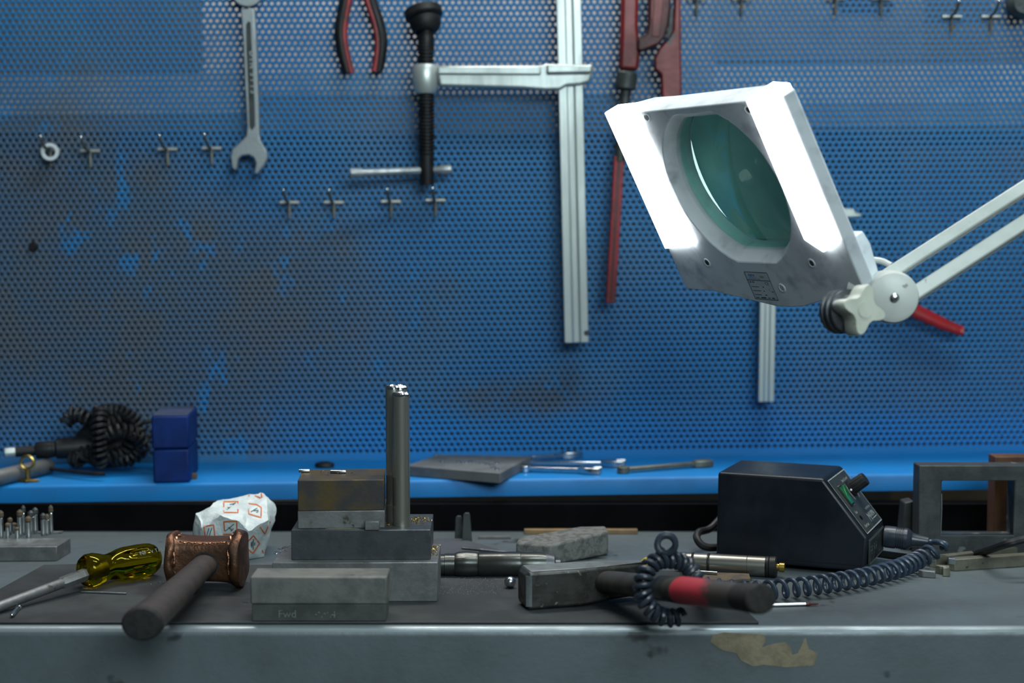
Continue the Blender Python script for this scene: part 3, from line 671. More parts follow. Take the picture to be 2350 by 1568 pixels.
for s, x0, x1, sd, rr in ((-1, -.0325, -.0240, 1.2, .0218), (1, .0305, .0215, 4.1, .0228)):
    d = (x1 - x0)
    rg_ = [headring(x0, rr * .90, rr * .90, 2.5, 0, 44, sd, .008), headring(x0 + d * .06, rr * 1.0, rr * 1.0, 2.5, 0, 44, sd, .012), headring(x0 + d * .3, rr * 1.05, rr * 1.05, 2.2, 0, 44, sd, .018),
           headring(x0 + d * .6, rr * 1.07, rr * 1.07, 2.2, 0, 44, sd + .3, .024), headring(x0 + d * .82, rr * 1.01, rr * 1.01, 2.2, 0, 44, sd + .6, .03), headring(x0 + d, rr * .86, rr * .86, 2.4, 0, 44, sd, .02), headring(x0 + d * .9, rr * .75, rr * .75, 2.6, 0, 44, sd, 0)]
    obj('mushroomed_face', G().loft(rg_), m_copper, ch, ang=60)
    pts = [(x0 + d * 1.0 + .0006 * math.sin(9 * t), math.cos(t) * rr * .93 * (1 + .03 * math.sin(5 * t)), math.sin(t) * rr * .93 * (1 + .03 * math.sin(7 * t))) for t in [i * 2 * math.pi / 60 for i in range(60)]]
    obj('burr', G().tube(pts, [.0009 + .0005 * math.sin(i * 1.7) for i in range(60)], 6, closed=True), m_coppert, ch, ang=20)
obj('edge_burr', G().tube([(-.020 + .04 * i / 30, -.0170 - .0005 * math.sin(i * 2.1), .0162 + .0014 * abs(i - 15) ** 2 / 225 + .0003 * math.sin(i * 1.3)) for i in range(31)], [.0006 + .0003 * math.sin(i * 2.7) for i in range(31)], 6), m_coppert, ch, ang=20)
obj('eye_rim', G().lathe([(.0122, 0), (.0122, .0012), (.0108, .0012), (.0108, 0)], 30, 0, T(.001, -.0172, -.002) @ RX(R(90)) @ Matrix.Diagonal((1, .92, 1, 1)), wob=None), m_endg, ch)
hi = HM.inverted(); e = at(325, 1433, 1.085)
h0 = V((.001, .005, -.002)); h1 = hi @ e
ax = axis(h0, h1); L_ = (h1 - h0).length
prf = [(.0098, 0), (.0102, .03), (.0104, .06), (.0108, .10), (.0116, .14), (.0126, L_ - .035), (.0136, L_ - .012), (.0138, L_ - .004)]
ng = 28
rings = [[(r * 1.08 * math.cos(2 * math.pi * i / ng), r * .88 * math.sin(2 * math.pi * i / ng), z) for i in range(ng)] for r, z in prf]
hn = obj('handle', G().loft(rings), m_wood, ch, M=ax)
rings = [[(r * 1.08 * math.cos(2 * math.pi * i / ng), r * .88 * math.sin(2 * math.pi * i / ng), z) for i in range(ng)] for r, z in [(.0138, L_ - .004), (.0137, L_ - .0015), (.0122, L_), (.006, L_ + .0004)]]
obj('handle_butt', G().loft(rings), m_endg, hn, M=ax)

# ------------------------------------------------------------------ screwdriver
r_h = .0132
c_ = onz(186, 1357, MZ); c_.z = 0; tip_end = onz(338, 1326, MZ); tip_end.z = 0
a0 = V((c_.x, c_.y + .006, MZ + .0150)); a1 = V((tip_end.x + .004, tip_end.y + .010, MZ + .0150))
SD = axis(a0, a1); Ls = (a1 - a0).length
sd = thing('screwdriver', 'screwdriver with transparent amber fluted handle lying on the rubber mat', 'screwdriver', SD)
def flute(t, z):
    k = max(0, min(1, (z - .036) / .006)) * max(0, min(1, (Ls - .004 - z) / .006))
    f = math.cos(6 * (t - R(18)))
    return 1 - .13 * k * max(0, f) ** .6
pr = [(.0075, 0), (.0118, .0012), (.0140, .005), (.0142, .011), (.0128, .0165), (.0112, .021), (.0110, .025), (.0122, .031), (.0140, .037), (.0148, .042)]
pr += [(.0150, .042 + (Ls - .054) * i / 8) for i in range(1, 9)] + [(.0142, Ls - .006), (.0120, Ls - .001), (.0085, Ls + .0025), (.003, Ls + .0038)]
hdl = obj('handle', G().lathe(pr, 72, wob=flute), m_amber, sd, ang=70)
g = G()
tM = RZ(R(-142)) @ T(.01335, 0, .052) @ Matrix(((0, 0, 1, 0), (0, -1, 0, 0), (1, 0, 0, 0), (0, 0, 0, 1)))
inv_rot = SD.to_3x3()
best = max(range(0, 360, 4), key=lambda d: (inv_rot @ V((math.cos(R(d)), math.sin(R(d)), 0))).dot(V((.35, -.85, .42))))
fd = R(round((best - 18) / 60) * 60 + 18)
ou = V((math.cos(fd), math.sin(fd), 0)); zz = V((0, 0, 1)); tu = zz.cross(ou)
if (inv_rot @ tu).z < 0: pass
M_t = basis(ou * .01335 + zz * .050, zz, ou.cross(zz), ou)
text(g, 'NF   VITALUM   IT', .0052, 0, M_t @ T(0, -.0018, 0), depth=.02)
obj('moulded_lettering', g, m_printd, hdl)
tip = onz(-60, 1412, .006)
sh1 = SD.inverted() @ V((tip.x, tip.y, .0050)); 
shM = axis(V((0, 0, .02)), sh1); Lh = (sh1 - V((0, 0, .02))).length
g = G(); g.lathe([(.0042, 0), (.0042, Lh - .012)], 20, 0, shM)
sf = obj('shaft', g, m_steelg, sd)
obj('bolster', G().lathe([(.0055, .016), (.0055, .045), (.0042, .047)], 6, 0, shM), m_steelg, sf)
obj('blade', G().loft([[(x * .0042, y * .0042, Lh - .012) for x, y in ((1, 1), (-1, 1), (-1, -1), (1, -1))], [(x * .0045, y * .0012, Lh) for x, y in ((1, 1), (-1, 1), (-1, -1), (1, -1))]], 0, shM), m_steel, sf)
a = onz(186, 1359, MZ + .0008); b = onz(290, 1363, MZ + .0008)
tag(obj('steel_needle', G().lathe([(.0007, 0), (.0009, .001), (.0009, (b - a).length)], 8, 0, axis(a, b)), m_steel), 'thin steel needle lying on the mat under the screwdriver handle', 'needle')
a = onz(27, 1413, MZ + .0022); b = onz(44, 1393, MZ + .0022)
sc_ = thing('small_screw', 'small bright screw lying on the mat below the screwdriver shaft', 'screw', axis(a, b))
obj('thread', G().lathe([(.0006, 0), (.0016, .002), (.0016, (b - a).length - .002)], 12), m_chrome, sc_)
obj('head', G().lathe([(.0022, (b - a).length - .002), (.0022, (b - a).length), (.001, (b - a).length + .0006)], 12), m_chrome, sc_)
p = onz(367, 1341, MZ); swarf('scrap shavings on the mat between screwdriver and copper mallet', p.x, p.y, MZ, 5, .003, .003, m_chrome)
p = onz(371, 1304, MZ); swarf('light crumbs on the mat behind the screwdriver handle', p.x, p.y, MZ, 4, .002, .002, m_file)
p = onz(1080, 1345, MZ)
g = G()
for i in range(420):
    x, y = random.uniform(-.032, .032), random.uniform(-.03, .03); s = random.uniform(.00012, .0003)
    g.box((x - s, y - s, 0), (x + s, y + s, s * 1.5), 0, RZ(0))
tag(obj('metal_dust', g, m_chrome, flat=True), 'glittering metal dust scattered on the mat in front of the handpiece', 'dust', kind='stuff').matrix_basis = T(p.x, p.y, MZ)
a = onz(556, 1382.5, MZ + .0007); b = onz(572, 1383, MZ + .0007)
tag(obj('chip', G().box((a.x, a.y - .0006, MZ), (b.x, a.y + .0006, MZ + .0008)), m_chrome), 'bright sliver on the mat between copper mallet and front block', 'chip')

# ------------------------------------------------------------------ wrapped parcel
pk = {}
def pv(k, px, py, Y): pk[k] = at(px, py, Y)
YF = 1.418
pv('A', 449, 1292, 1.43); pv('B', 545, 1297, 1.412); pv('C', 606, 1290, 1.43); pv('Cb', 604, 1283, 1.475); pv('Ab', 452, 1285, 1.475)
for k in ('A', 'B', 'C', 'Cb', 'Ab'): pk[k].z = .0005
pv('D', 449, 1180, 1.43); pv('D2', 459, 1208, 1.418); pv('E', 505, 1186, 1.412); pv('F', 546, 1196, 1.408); pv('F2', 571, 1223, 1.407)
pv('H', 614, 1195, 1.425); pv('I', 631, 1196, 1.448); pv('J', 626, 1158, 1.455); pv('K', 600, 1130, 1.462); pv('L2', 572, 1140, 1.462); pv('M', 500, 1148, 1.455); pv('N', 480, 1165, 1.44); pv('N2', 462, 1176, 1.436)
pv('O', 612, 1148, 1.448); pv('Q', 560, 1178, 1.425); pv('Jb', 620, 1165, 1.49); pv('Kb', 590, 1140, 1.49); pv('Mb', 505, 1155, 1.49); pv('Db', 455, 1182, 1.475); pv('Gm', 446, 1200, 1.432)
names = list(pk); ix_ = {k: i for i, k in enumerate(names)}
pc = sum(pk.values(), V()) / len(pk); pc.z = 0
faces = ['A B F D2', 'A D2 Gm', 'D Gm D2', 'D2 F E', 'D D2 E N2', 'B F2 F', 'B C H F2', 'C Cb I H', 'Cb Jb I', 'N2 E N', 'E F Q N', 'F F2 Q', 'N Q M', 'Q F2 H', 'Q H O', 'Q O L2 M', 'O K L2', 'H I J O', 'O J K', 'I Jb J', 'J Jb Kb K', 'K Kb L2', 'L2 Kb Mb M', 'M Mb N', 'N Mb Db N2', 'N2 Db D', 'D Db Ab', 'D Ab Gm', 'Gm Ab A', 'Ab Db Mb Kb', 'Ab Kb Jb Cb', 'A Ab Cb C B']
g = G(); g.add([tuple(pk[k] - pc) for k in names], [tuple(ix_[k] for k in f.split()) for f in faces])
me_ = bpy.data.meshes.new('t'); me_.from_pydata(g.v, [], g.f); bm = bmesh.new(); bm.from_mesh(me_)
bmesh.ops.triangulate(bm, faces=bm.faces); bmesh.ops.subdivide_edges(bm, edges=bm.edges, cuts=4, use_grid_fill=True)
from mathutils import noise as mnoise
for v in bm.verts:
    if v.co.z > .002:
        q = v.co * 62; w0 = V((mnoise.noise(q), mnoise.noise(q + V((9, 0, 0))), mnoise.noise(q + V((0, 7, 0)))))
        q = v.co * 260; w1 = V((mnoise.noise(q), mnoise.noise(q + V((9, 0, 0))), mnoise.noise(q + V((0, 7, 0)))))
        v.co += w0 * .0030 + w1 * .0011
bm.verts.ensure_lookup_table()
from mathutils.bvhtree import BVHTree
bvh = BVHTree.FromBMesh(bm)
gp = G(); gp.v = [tuple(v.co) for v in bm.verts]; gp.f = [tuple(v.index for v in f.verts) for f in bm.faces]; gp.m = [0] * len(gp.f)
bm.free(); bpy.data.meshes.remove(me_)
pkg = thing('wrapped_parcel', 'crumpled white waxed paper parcel printed with orange squares', 'parcel', T(*pc))
def onpaper(px, py, off=.00035):
    d = ray(px, py).normalized(); h = bvh.ray_cast(CAM - pc, d)
    return (h[0] - d * off) if h[0] is not None else None
def ribbon(g, pts, w, m):                # printed strip lying on the paper
    P = []
    for (a, b) in zip(pts, pts[1:]):
        k = 6; P += [(a[0] + (b[0] - a[0]) * i / k, a[1] + (b[1] - a[1]) * i / k) for i in range(k)]
    P.append(pts[-1]); prev = None
    for i, (x, y) in enumerate(P):
        x2, y2 = P[min(i + 1, len(P) - 1)]; x1, y1 = P[max(i - 1, 0)]; l = math.hypot(x2 - x1, y2 - y1) or 1
        nx, ny = -(y2 - y1) / l * w / 2, (x2 - x1) / l * w / 2
        a, b = onpaper(x + nx, y + ny), onpaper(x - nx, y - ny)
        if a is None or b is None: prev = None; continue
        if prev and (a - prev[0]).length < .004: g.add([prev[0], prev[1], b, a], [(0, 1, 2, 3)], m)
        prev = (a, b)
S = lambda x, y: (430 + x / 7.84, 1110 + y / 7.84)
sqs = [[(655, 325), (910, 325), (910, 525), (655, 520)], [(1100, 360), (1250, 380), (1330, 430), (1325, 610), (1105, 545)], [(650, 690), (890, 680), (890, 870), (870, 910)], [(655, 690), (670, 860)], [(640, 915), (800, 915)],
       [(295, 775), (470, 745), (500, 985), (330, 1000)], [(1085, 1050), (1190, 940), (1300, 1080), (1180, 1260), (1090, 1180)], [(1305, 780), (1395, 910), (1490, 690)], [(1120, 195), (1100, 230)], [(1210, 215), (1340, 270), (1330, 175)], [(1345, 1200), (1380, 1270)], [(1250, 1400), (1330, 1320)]]
g = gp
for i, s in enumerate(sqs):
    P = [S(*q) for q in s]
    if len(s) >= 4 and i not in (2,): P.append(P[0])
    ribbon(g, P, 3.0, 1)
for s in [((710, 470), (870, 345)), ((760, 380), (850, 360)), ((720, 430), (760, 440)), ((1140, 510), (1260, 440)), ((1190, 490), (1280, 480)), ((1240, 520), (1280, 500)), ((680, 860), (840, 730)), ((740, 790), (810, 850)), ((780, 860), (830, 810)), ((350, 940), (390, 800)), ((390, 950), (440, 800)), ((1190, 1000), (1185, 1190)), ((1150, 1060), (1150, 1130)), ((1170, 1040), (1160, 1160)), ((1215, 1060), (1210, 1120))]:
    ribbon(g, [S(*s[0]), S(*s[1])], 1.9, 2)
obj('paper', gp, [m_paper, m_orange, m_ink], pkg, ang=30)

# ------------------------------------------------------------------ rack of burrs
a = onz(-170, 1290, 0); b = onz(131, 1288, 0)
rk = block('burr_holder', 'ground steel holder block full of upright burrs beside the parcel', [a, b, b + V((0.002, .038, 0)), a + V((0, .038, 0))], 0, .0135, m_steelg, 'tool holder')
st = at(106, 1245, 1.475)
tag(obj('flat_strip', G().box((-.014, -.003, 0), (.016, .003, .0016)), m_steelg, bevel=.0003), 'narrow flat strip lying across the top of the burr holder', 'strip').matrix_basis = T(at(108, 1243, 1.478).x, 1.4745, .0135) @ RZ(R(4))
bx = [(-40, 1.46, 1180), (-18, 1.47, 1175), (3, 1.455, 1172), (18, 1.452, 1200), (24, 1.468, 1188), (33, 1.475, 1200), (40, 1.452, 1210), (47, 1.462, 1170), (55, 1.466, 1160), (66, 1.455, 1185), (72, 1.468, 1172), (82, 1.472, 1165), (100, 1.463, 1178), (109, 1.465, 1180), (118, 1.470, 1160)]
burr_lab = ['small shank', 'thin rod', 'tall shank', 'short slim shank', 'tapered tip', 'thin needle tip', 'shortest bright shank', 'thick shank', 'tall thick shank', 'dark slim shank', 'tall thin shank', 'tallest shank', 'bright shank', 'paired shank', 'end shank']
bl = ['grinding burr in the steel holder, cut off at the picture edge', 'grinding burr standing second from the picture edge in the holder', 'tall burr with reddish tip, just inside the picture edge', 'slim burr in front of a taller pair near the picture edge', 'burr with a tapered reddish tip behind the slim front burr', 'thin dark burr between the slim pair and the shortest burr',
      'shortest bright burr standing at the front of the holder', 'thick burr behind and beside the shortest burr', 'tall thick burr with brown head next to the shortest burr', 'dark slim burr standing in the middle front of the holder', 'tall thin burr just behind the dark slim one', 'tall burr with brown head in the middle of the holder', 'bright burr at the near side of the end trio in the holder', 'middle burr of the end trio in the holder', 'last burr at the end of the holder, nearest the parcel']
for (px, Y, pt), lb in zip(bx, bl):
    x = at(px, 1240, Y).x; h = at(px, pt, Y).z - .0135
    o = thing('rotary_burr', lb, 'burr', T(x, Y, .0135), 'burrs in the steel holder')
    r = random.uniform(.0019, .0027)
    obj('shank', G().lathe([(r, 0), (r, h * .72), (r * .8, h * .74)], 12), m_chrome, o)
    obj('cutter', G().lathe([(r * .8, h * .74), (r * 1.15, h * .79), (r * 1.1, h * .92), (r * .4, h)], 12), m_rust if random.random() < .5 else m_grey, o, ang=20)
# ------------------------------------------------------------------ things on the blue shelf, near side of the blue box
p0 = onshelf(15, 1062, .024); p1 = onshelf(225, 1030, .026)
sol = thing('power_handpiece', 'black cylindrical handpiece bundled in its own black coiled cord on the blue shelf', 'handpiece', axis(p0, p1, SN))
q0 = at(13, 1051, 1.635); q1 = at(240, 1033, 1.66)
A = axis(q0, q1); l = (q1 - q0).length; IM = MX[sol.name].inverted()
obj('nose', G().lathe([(.0055, .010), (.0055, .030), (.0080, .031)], 20, 0, A), m_rubber, sol, M=IM)
obj('chrome_tip', G().lathe([(.0045, -.001), (.0053, 0), (.0053, .0105), (.0048, .0115)], 20, 0, A), m_alu, sol, M=IM)
obj('body', G().lathe([(.0080, .030), (.0092, .032), (.0092, .047), (.0084, .0475), (.0084, .050), (.0108, .052), (.0120, .075), (.0125, l), (.010, l + .004)], 24, 0, A), m_rubber, sol, M=IM)
random.seed(11)
pp = lambda a, c, Y: at(a, c, Y)
loops = [[(232, 950, 1.645), (228, 985, 1.632), (229, 1030, 1.628), (232, 1074, 1.63), (225, 1088, 1.64)],
         [(150, 985, 1.65), (168, 962, 1.65), (195, 970, 1.645), (215, 980, 1.645), (250, 985, 1.65), (285, 975, 1.655)],
         [(165, 1078, 1.645), (190, 1070, 1.64), (180, 1055, 1.645), (205, 1050, 1.645), (250, 1060, 1.64), (280, 1050, 1.645)],
         [(250, 1077, 1.65), (275, 1060, 1.645), (300, 1030, 1.645), (320, 1000, 1.65), (300, 970, 1.655), (262, 955, 1.66), (225, 962, 1.66)],
         [(245, 1010, 1.635), (275, 1000, 1.635), (310, 1010, 1.64), (325, 1040, 1.645), (290, 1070, 1.645), (250, 1078, 1.65)]]
for i, lp in enumerate(loops):
    P = spline([pp(*q) for q in lp], 8)
    P = [p + SN * max(0, .0102 - (p - SO).dot(SN)) for p in P]
    obj('coiled_cord', G().tube(coil(P, .0068, .0058, 10), .0022, 6), m_rubber, sol, M=IM)
obj('cord_tail', G().tube(spline([pp(290, 990, 1.665), pp(325, 982, 1.665), pp(352, 980, 1.668), pp(352, 1010, 1.668), pp(330, 1015, 1.665), pp(318, 1030, 1.66)], 6), .0024, 8), m_rubber, sol, M=IM)
obj('cord_core', G().ball((0, 0, 0), 1, 0, T(*pp(245, 1030, 1.66)) @ Matrix.Diagonal((.036, .012, .026, 1)), 20, 12), m_rubber, sol, M=IM)
P = [onshelf(100, 1085, .002), onshelf(150, 1092, .002), onshelf(200, 1098, .002), onshelf(240, 1100, .002)]
obj('cord_end', G().tube(spline(P, 5), .002, 8), m_rubber, sol, M=IM)
sol.matrix_basis = T(0, 0, .0052) @ sol.matrix_basis
t0, t1 = onshelf(-70, 1112, .0085), onshelf(112, 1070, .0085)
tag(obj('steel_tube', G().lathe([(.0080, 0), (.0085, .001), (.0085, (t1 - t0).length - .001), (.0080, (t1 - t0).length)], 24, 0, axis(t0, t1)), m_steelg), 'round grey steel tube on the blue shelf under the black handpiece', 'tube')
p = onshelf(64, 1110, 0) + V((0, .004, 0)); p = onshelf(64, 1107, 0)
eb = thing('brass_eye_bolt', 'small brass ring bolt standing on a four pronged foot at the shelf edge', 'eye bolt', T(*p))
obj('foot', G().prism([(.0125, 0), (.003, .003), (0, .0075), (-.003, .003), (-.0125, 0), (-.003, -.003), (0, -.0075), (.003, -.003)], .0003, .003), m_brassd, eb, bevel=.0006)
obj('stem', G().lathe([(.0024, .003), (.0024, .012), (.003, .0125), (.003, .0135)], 14), m_brassd, eb)
obj('ring', G().tube([(.0066 * math.cos(a), 0, .0205 + .0066 * math.sin(a)) for a in [i * 2 * math.pi / 32 for i in range(32)]], .0016, 8, closed=True), m_brass, eb)
a, b = onshelf(352, 1110), onshelf(436, 1108); bw = (b - a).length
bb = thing('blue_case', 'narrow royal blue two tier case standing at the edge of the blue shelf', 'case', basis(a, (b - a).normalized(), SN.cross((b - a).normalized()), SN))
obj('lower_case', G().box((0, 0, 0), (bw, .078, .0345)), m_bluebox, bb, bevel=.0022, seg=3)
obj('upper_case', G().box((-.0004, -.0006, .0352), (bw + .0004, .078, .0690)), m_bluebox, bb, bevel=.0022, seg=3)
obj('lid', G().box((.0005, .0005, .0688), (bw - .0005, .077, .0700)), m_blueboxt, bb, bevel=.0008)
p = onshelf(446, 1100, 0)
tag(obj('copper_nut', G().lathe([(.0016, 0), (.0034, 0), (.0034, .006), (.0016, .006), (.0016, 0)], 6, cap=False), m_rust), 'tiny rusty nut beside the foot of the blue case', 'nut').matrix_basis = T(*p)

# things on the shelf, middle
def shelfM(p, yaw): return T(*p) @ RZ(yaw) @ RY(R(-.55))
c = [onshelf(1150, 1093), onshelf(1222, 1064), onshelf(980, 1050), onshelf(925, 1078)]
tr = thing('metal_tray', 'dark grey flat tray overhanging the shelf edge, with small rings on it', 'tray', shelfM(c[0], 0))
Hh = .011
tp = [(1150, 1086), (1218, 1047), (1000, 1044), (930, 1070)]
pts = [hit(a, d, SO + SN * Hh, SN) for a, d in tp]; pts = [(SM.to_3x3().inverted() @ (q - c[0])) for q in pts]
obj('plate', G().prism([(q.x, q.y) for q in pts], .0004, Hh), m_tray, tr, bevel=.0007)
rl = [(1052, 1060), (1062, 1063), (1070, 1062), (1080, 1060), (1088, 1062), (1105, 1064), (1118, 1066), (1128, 1068), (1140, 1064), (1132, 1074), (1140, 1078), (1015, 1060), (1000, 1045)]
rproto = None
for i, (a, d) in enumerate(rl):
    p = hit(a, d, SO + SN * (Hh + .0001), SN)
    if rproto is None:
        rproto = obj('small_ring', G().lathe([(.0013, 0), (.0026, 0), (.0026, .0012), (.0013, .0012), (.0013, 0)], 16, cap=False), m_chrome)
        tag(rproto, 'small bright ring lying on the dark tray', 'ring', 'small rings scattered on the dark tray'); o = rproto
    else:
        o = rproto.copy(); COL.objects.link(o)
    o.matrix_basis = shelfM(p, i)
def spanner(label, pa, pb, w, hl, m=m_chrome, up=.004, tilt=0):
    a, b = onshelf(*pa, up), onshelf(*pb, up); L = (b - a).length
    o = thing('shelf_wrench', label, 'wrench', axis(a, b, SN), 'wrenches lying on the blue shelf')
    obj('shank', G().prism([(-w / 2, -.0022), (w / 2, -.0022), (w / 2, .0022), (-w / 2, .0022)], .006, L - hl * .6), m, o, bevel=.0009)
    g = G(); k = hl
    g.prism([(-w * 1.05, L - k), (-w * 1.25, L - k * .4), (-w * .95, L), (-w * .45, L), (-w * .42, L - k * .5), (w * .42, L - k * .5), (w * .45, L), (w * .95, L), (w * 1.25, L - k * .4), (w * 1.05, L - k), (w * .5, L - k * 1.35), (-w * .5, L - k * 1.35)], -.0034, .0034, 0, Matrix(((1, 0, 0, 0), (0, 0, 1, 0), (0, 1, 0, 0), (0, 0, 0, 1))))
    obj('open_jaw', g, m, o, bevel=.0008)
    g = G(); g.lathe([(w * .55, -.0032), (w * 1.05, -.0032), (w * 1.05, .0032), (w * .55, .0032), (w * .55, -.0032)], 20, 0, T(0, 0, 0) @ RX(R(90)), cap=False)
    obj('ring_end', g, m, o, bevel=.0006)
spanner('wrench lying farthest back on the blue shelf, partly behind the dark tray', (1150, 1056), (1332, 1042), .007, .018)
spanner('long wrench pointing from the dark tray to the blocky head', (1205, 1062), (1436, 1063), .008, .020)
spanner('short wrench lying in front of the two longer ones beside the tray', (1205, 1075), (1380, 1080), .007, .018)
spanner('wrench lying alone at the end of the row on the shelf', (1430, 1078), (1632, 1062), .006, .016, m_file)
p = onshelf(745, 1073)
tag(obj('rubber_bung', G().lathe([(.006, 0), (.0072, .002), (.0066, .006), (.003, .008)], 16, 0, Matrix.Diagonal((1.5, 1, .8, 1))), m_rubber), 'small black rubber cap on the shelf behind the browned block', 'cap').matrix_basis = T(*p)

# ------------------------------------------------------------------ loose things on the bench
def lying(name, label, cat, pa, pb, zr, parts):
    a, b = onz(*pa, zr), onz(*pb, zr)
    o = thing(name, label, cat, axis(a, b)); return o, (b - a).length
# engraving handpiece lying behind the cross pein hammer
a = onz(940, 1297, .0110); b = onz(1286, 1296, .0110)
hp = thing('grinder_handpiece', 'dark metal grinder handpiece lying on the mat behind the hammer head', 'handpiece', axis(a, b)); L_ = (b - a).length
k = L_ / (1286 - 940); f = lambda px: (px - 940) * k
obj('rear_sleeve', G().lathe([(.0088, 0), (.0092, .001), (.0092, f(1020)), (.0098, f(1021)), (.0098, f(1043)), (.0092, f(1044))], 28), m_gun, hp)
obj('grip', G().lathe([(.0098, f(1043)), (.0112, f(1050)), (.0118, f(1070)), (.0112, f(1092)), (.0104, f(1097))], 48, wob=lambda t, z: 1 - .05 * max(0, math.cos(6 * t)) ** .5), m_gun, hp)
obj('barrel', G().lathe([(.0106, f(1097)), (.0113, f(1100)), (.0113, f(1194)), (.0109, f(1195)), (.0109, f(1197)), (.0110, f(1198)), (.0106, f(1240)), (.0100, f(1253))], 32), m_gun, hp)
obj('collet', G().lathe([(.0100, f(1253)), (.0086, f(1272)), (.0070, f(1274)), (.0045, f(1275)), (.0045, f(1286))], 24), m_steeld, hp)
a = onz(1090, 1276, .004); b = onz(1240, 1283, .004); a.z = .0135; b.z = .0135
a = at(1105, 1263, 1.425); b = at(1246, 1277, 1.40)
tr_ = thing('scriber', 'thin dark scriber with bright tip lying just behind the grinder handpiece', 'scriber', axis(a, b)); l = (b - a).length
a.z = b.z = .004
obj('stem', G().lathe([(.0012, -.02), (.0014, 0), (.0014, l - .008)], 10), m_steeld, tr_)
obj('bright_tip', G().lathe([(.0014, l - .009), (.0026, l - .006), (.0028, l - .002), (.0015, l)], 12), m_chrome, tr_)
pts = [onz(*q) for q in [(985, 1290), (1180, 1290), (1140, 1268), (1062, 1246), (1005, 1244), (940, 1262)]]
o = tag(obj('leather_pad', G().prism([(p.x, p.y) for p in pts], .0001, .0042), m_hood, bevel=.0014), 'dark blue grey pad lying flat behind the grinder handpiece', 'pad')
for i, (pxs, top, Y, w_, lb) in enumerate([((1043, 1064), 1184, 1.505, .004, 'shorter of two upright grey steel fins behind the pad'), ((1060, 1084), 1177, 1.49, .004, 'taller upright grey steel fin behind the pad')]):
    x0, x1 = at(pxs[0], 1240, Y).x, at(pxs[1], 1240, Y).x; zt = at(1060, top, Y).z; m_ = (x0 + x1) / 2
    tag(obj('steel_fin', G().prism([(x0, 0), (x1, 0), (m_ + (x1 - x0) * .28, zt * .93), (m_ + (x1 - x0) * .18, zt), (m_ - (x1 - x0) * .18, zt), (m_ - (x1 - x0) * .36, zt * .93)], -.002, .002, 0, Matrix(((1, 0, 0, 0), (0, 0, -1, Y), (0, 1, 0, 0), (0, 0, 0, 1)))), m_grey, bevel=.0005), lb, 'fin')
p, q = onz(1098, 1238, 0), onz(1172, 1238, 0)
tag(obj('flat_bar', G().box((p.x, p.y, 0), (q.x, p.y + .006, .0028)), m_steelg, bevel=.0004), 'short flat grey bar between the steel fins and the stone', 'bar')
p, q = onz(1203, 1226, 0), onz(1462, 1223, 0)
tag(obj('brass_strip', G().box((p.x, p.y - .002, .0), (q.x, p.y + .006, .0046)), m_oldwood, bevel=.0006), 'long tan strip lying in the shadow against the back of the bench', 'strip')
pts = [onz(*q) for q in [(1184, 1292), (1262, 1300), (1396, 1275), (1390, 1262), (1330, 1262), (1190, 1280)]]
h_ = [.0185, .0190, .0225, .0228, .0225, .0190]
g = G(); g.add([(p.x, p.y, .0005) for p in pts] + [(p.x, p.y, h) for p, h in zip(pts, h_)], [(5, 4, 3, 2, 1, 0), (6, 7, 8, 9, 10, 11)] + [(i, (i + 1) % 6, 6 + (i + 1) % 6, 6 + i) for i in range(6)])
tag(obj('sharpening_stone', g, m_stone, bevel=.0022, seg=3), 'rough grey wedge shaped stone lying behind the hammer head', 'stone')
p = onz(1174, 1352, MZ); r = .0049
bn = thing('steel_ball', 'small chrome ball touching the end of the hammer head', 'ball', T(p.x - .0012, p.y + .004, MZ + r))
obj('ball', G().ball((0, 0, 0), r, 0, None, 20, 12), m_chrome, bn)
obj('seam', G().lathe([(r * 1.005, -.0004), (r * 1.005, .0004)], 20, 0, RX(R(80)), cap=False), m_steeld, bn)

# ------------------------------------------------------------------ cross pein hammer
a = onz(1188, 1403, MZ); hyaw = R(16)
HLX = .0065
hx, hy = V((math.cos(hyaw), math.sin(hyaw), 0)), V((-math.sin(hyaw), math.cos(hyaw), 0))
HMx = basis(V((a.x + .0070, a.y, MZ + .0003)), hx, hy, V((0, 0, 1)))
ham = thing('cross_pein_hammer', 'cross pein hammer with worn red handle overhanging the bench edge', 'hammer', HMx)
def hr(x, y0, y1, z0, z1, c=.003): return [(x, y0 + c, z0), (x, y1 - c, z0), (x, y1, z0 + c), (x, y1, z1 - c), (x, y1 - c, z1), (x, y0 + c, z1), (x, y0, z1 - c), (x, y0, z0 + c)]
D = .027; ZH = .0305
hd = obj('head', G().loft([hr(0, .003, D - .003, .003, ZH - .003, .003), hr(.003, 0, D, 0, ZH, .002), hr(.046, 0, D, .0006, ZH, .002), hr(.052, .0008, D - .0008, .001, ZH + .0005, .002), hr(.075, .003, D - .003, .003, ZH, .002), hr(.112, .0105, .0165, .004, ZH - .001, .002), hr(.114, .0115, .0155, .005, ZH - .002, .002)]), m_head, ham, bevel=.0006, ang=25)
obj('bright_edge', G().prism([(-.0002, .0012), (.0036, -.0006), (.0044, -.0006), (.0044, .001), (.0006, .0028)], .003, ZH - .003), m_steel, hd)
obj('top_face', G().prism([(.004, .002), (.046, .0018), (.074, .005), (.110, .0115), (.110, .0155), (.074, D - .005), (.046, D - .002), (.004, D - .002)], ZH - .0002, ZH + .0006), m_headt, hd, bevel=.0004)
e = at(1748, 1375, 1.045); st = V((.066, .016, .0160)); en = HMx.inverted() @ e
ax = axis(st, en); L_ = (en - st).length
ng = 28
def oval(prf): return [[(r * 1.06 * math.cos(2 * math.pi * i / ng), r * .90 * math.sin(2 * math.pi * i / ng), z) for i in range(ng)] for r, z in prf]
hn = obj('handle', G().loft(oval([(.0098, 0), (.0102, L_ * .12), (.0102, L_ * .3), (.0108, L_ * .5), (.0114, L_ * .56)])), m_wood2, ham, M=ax)
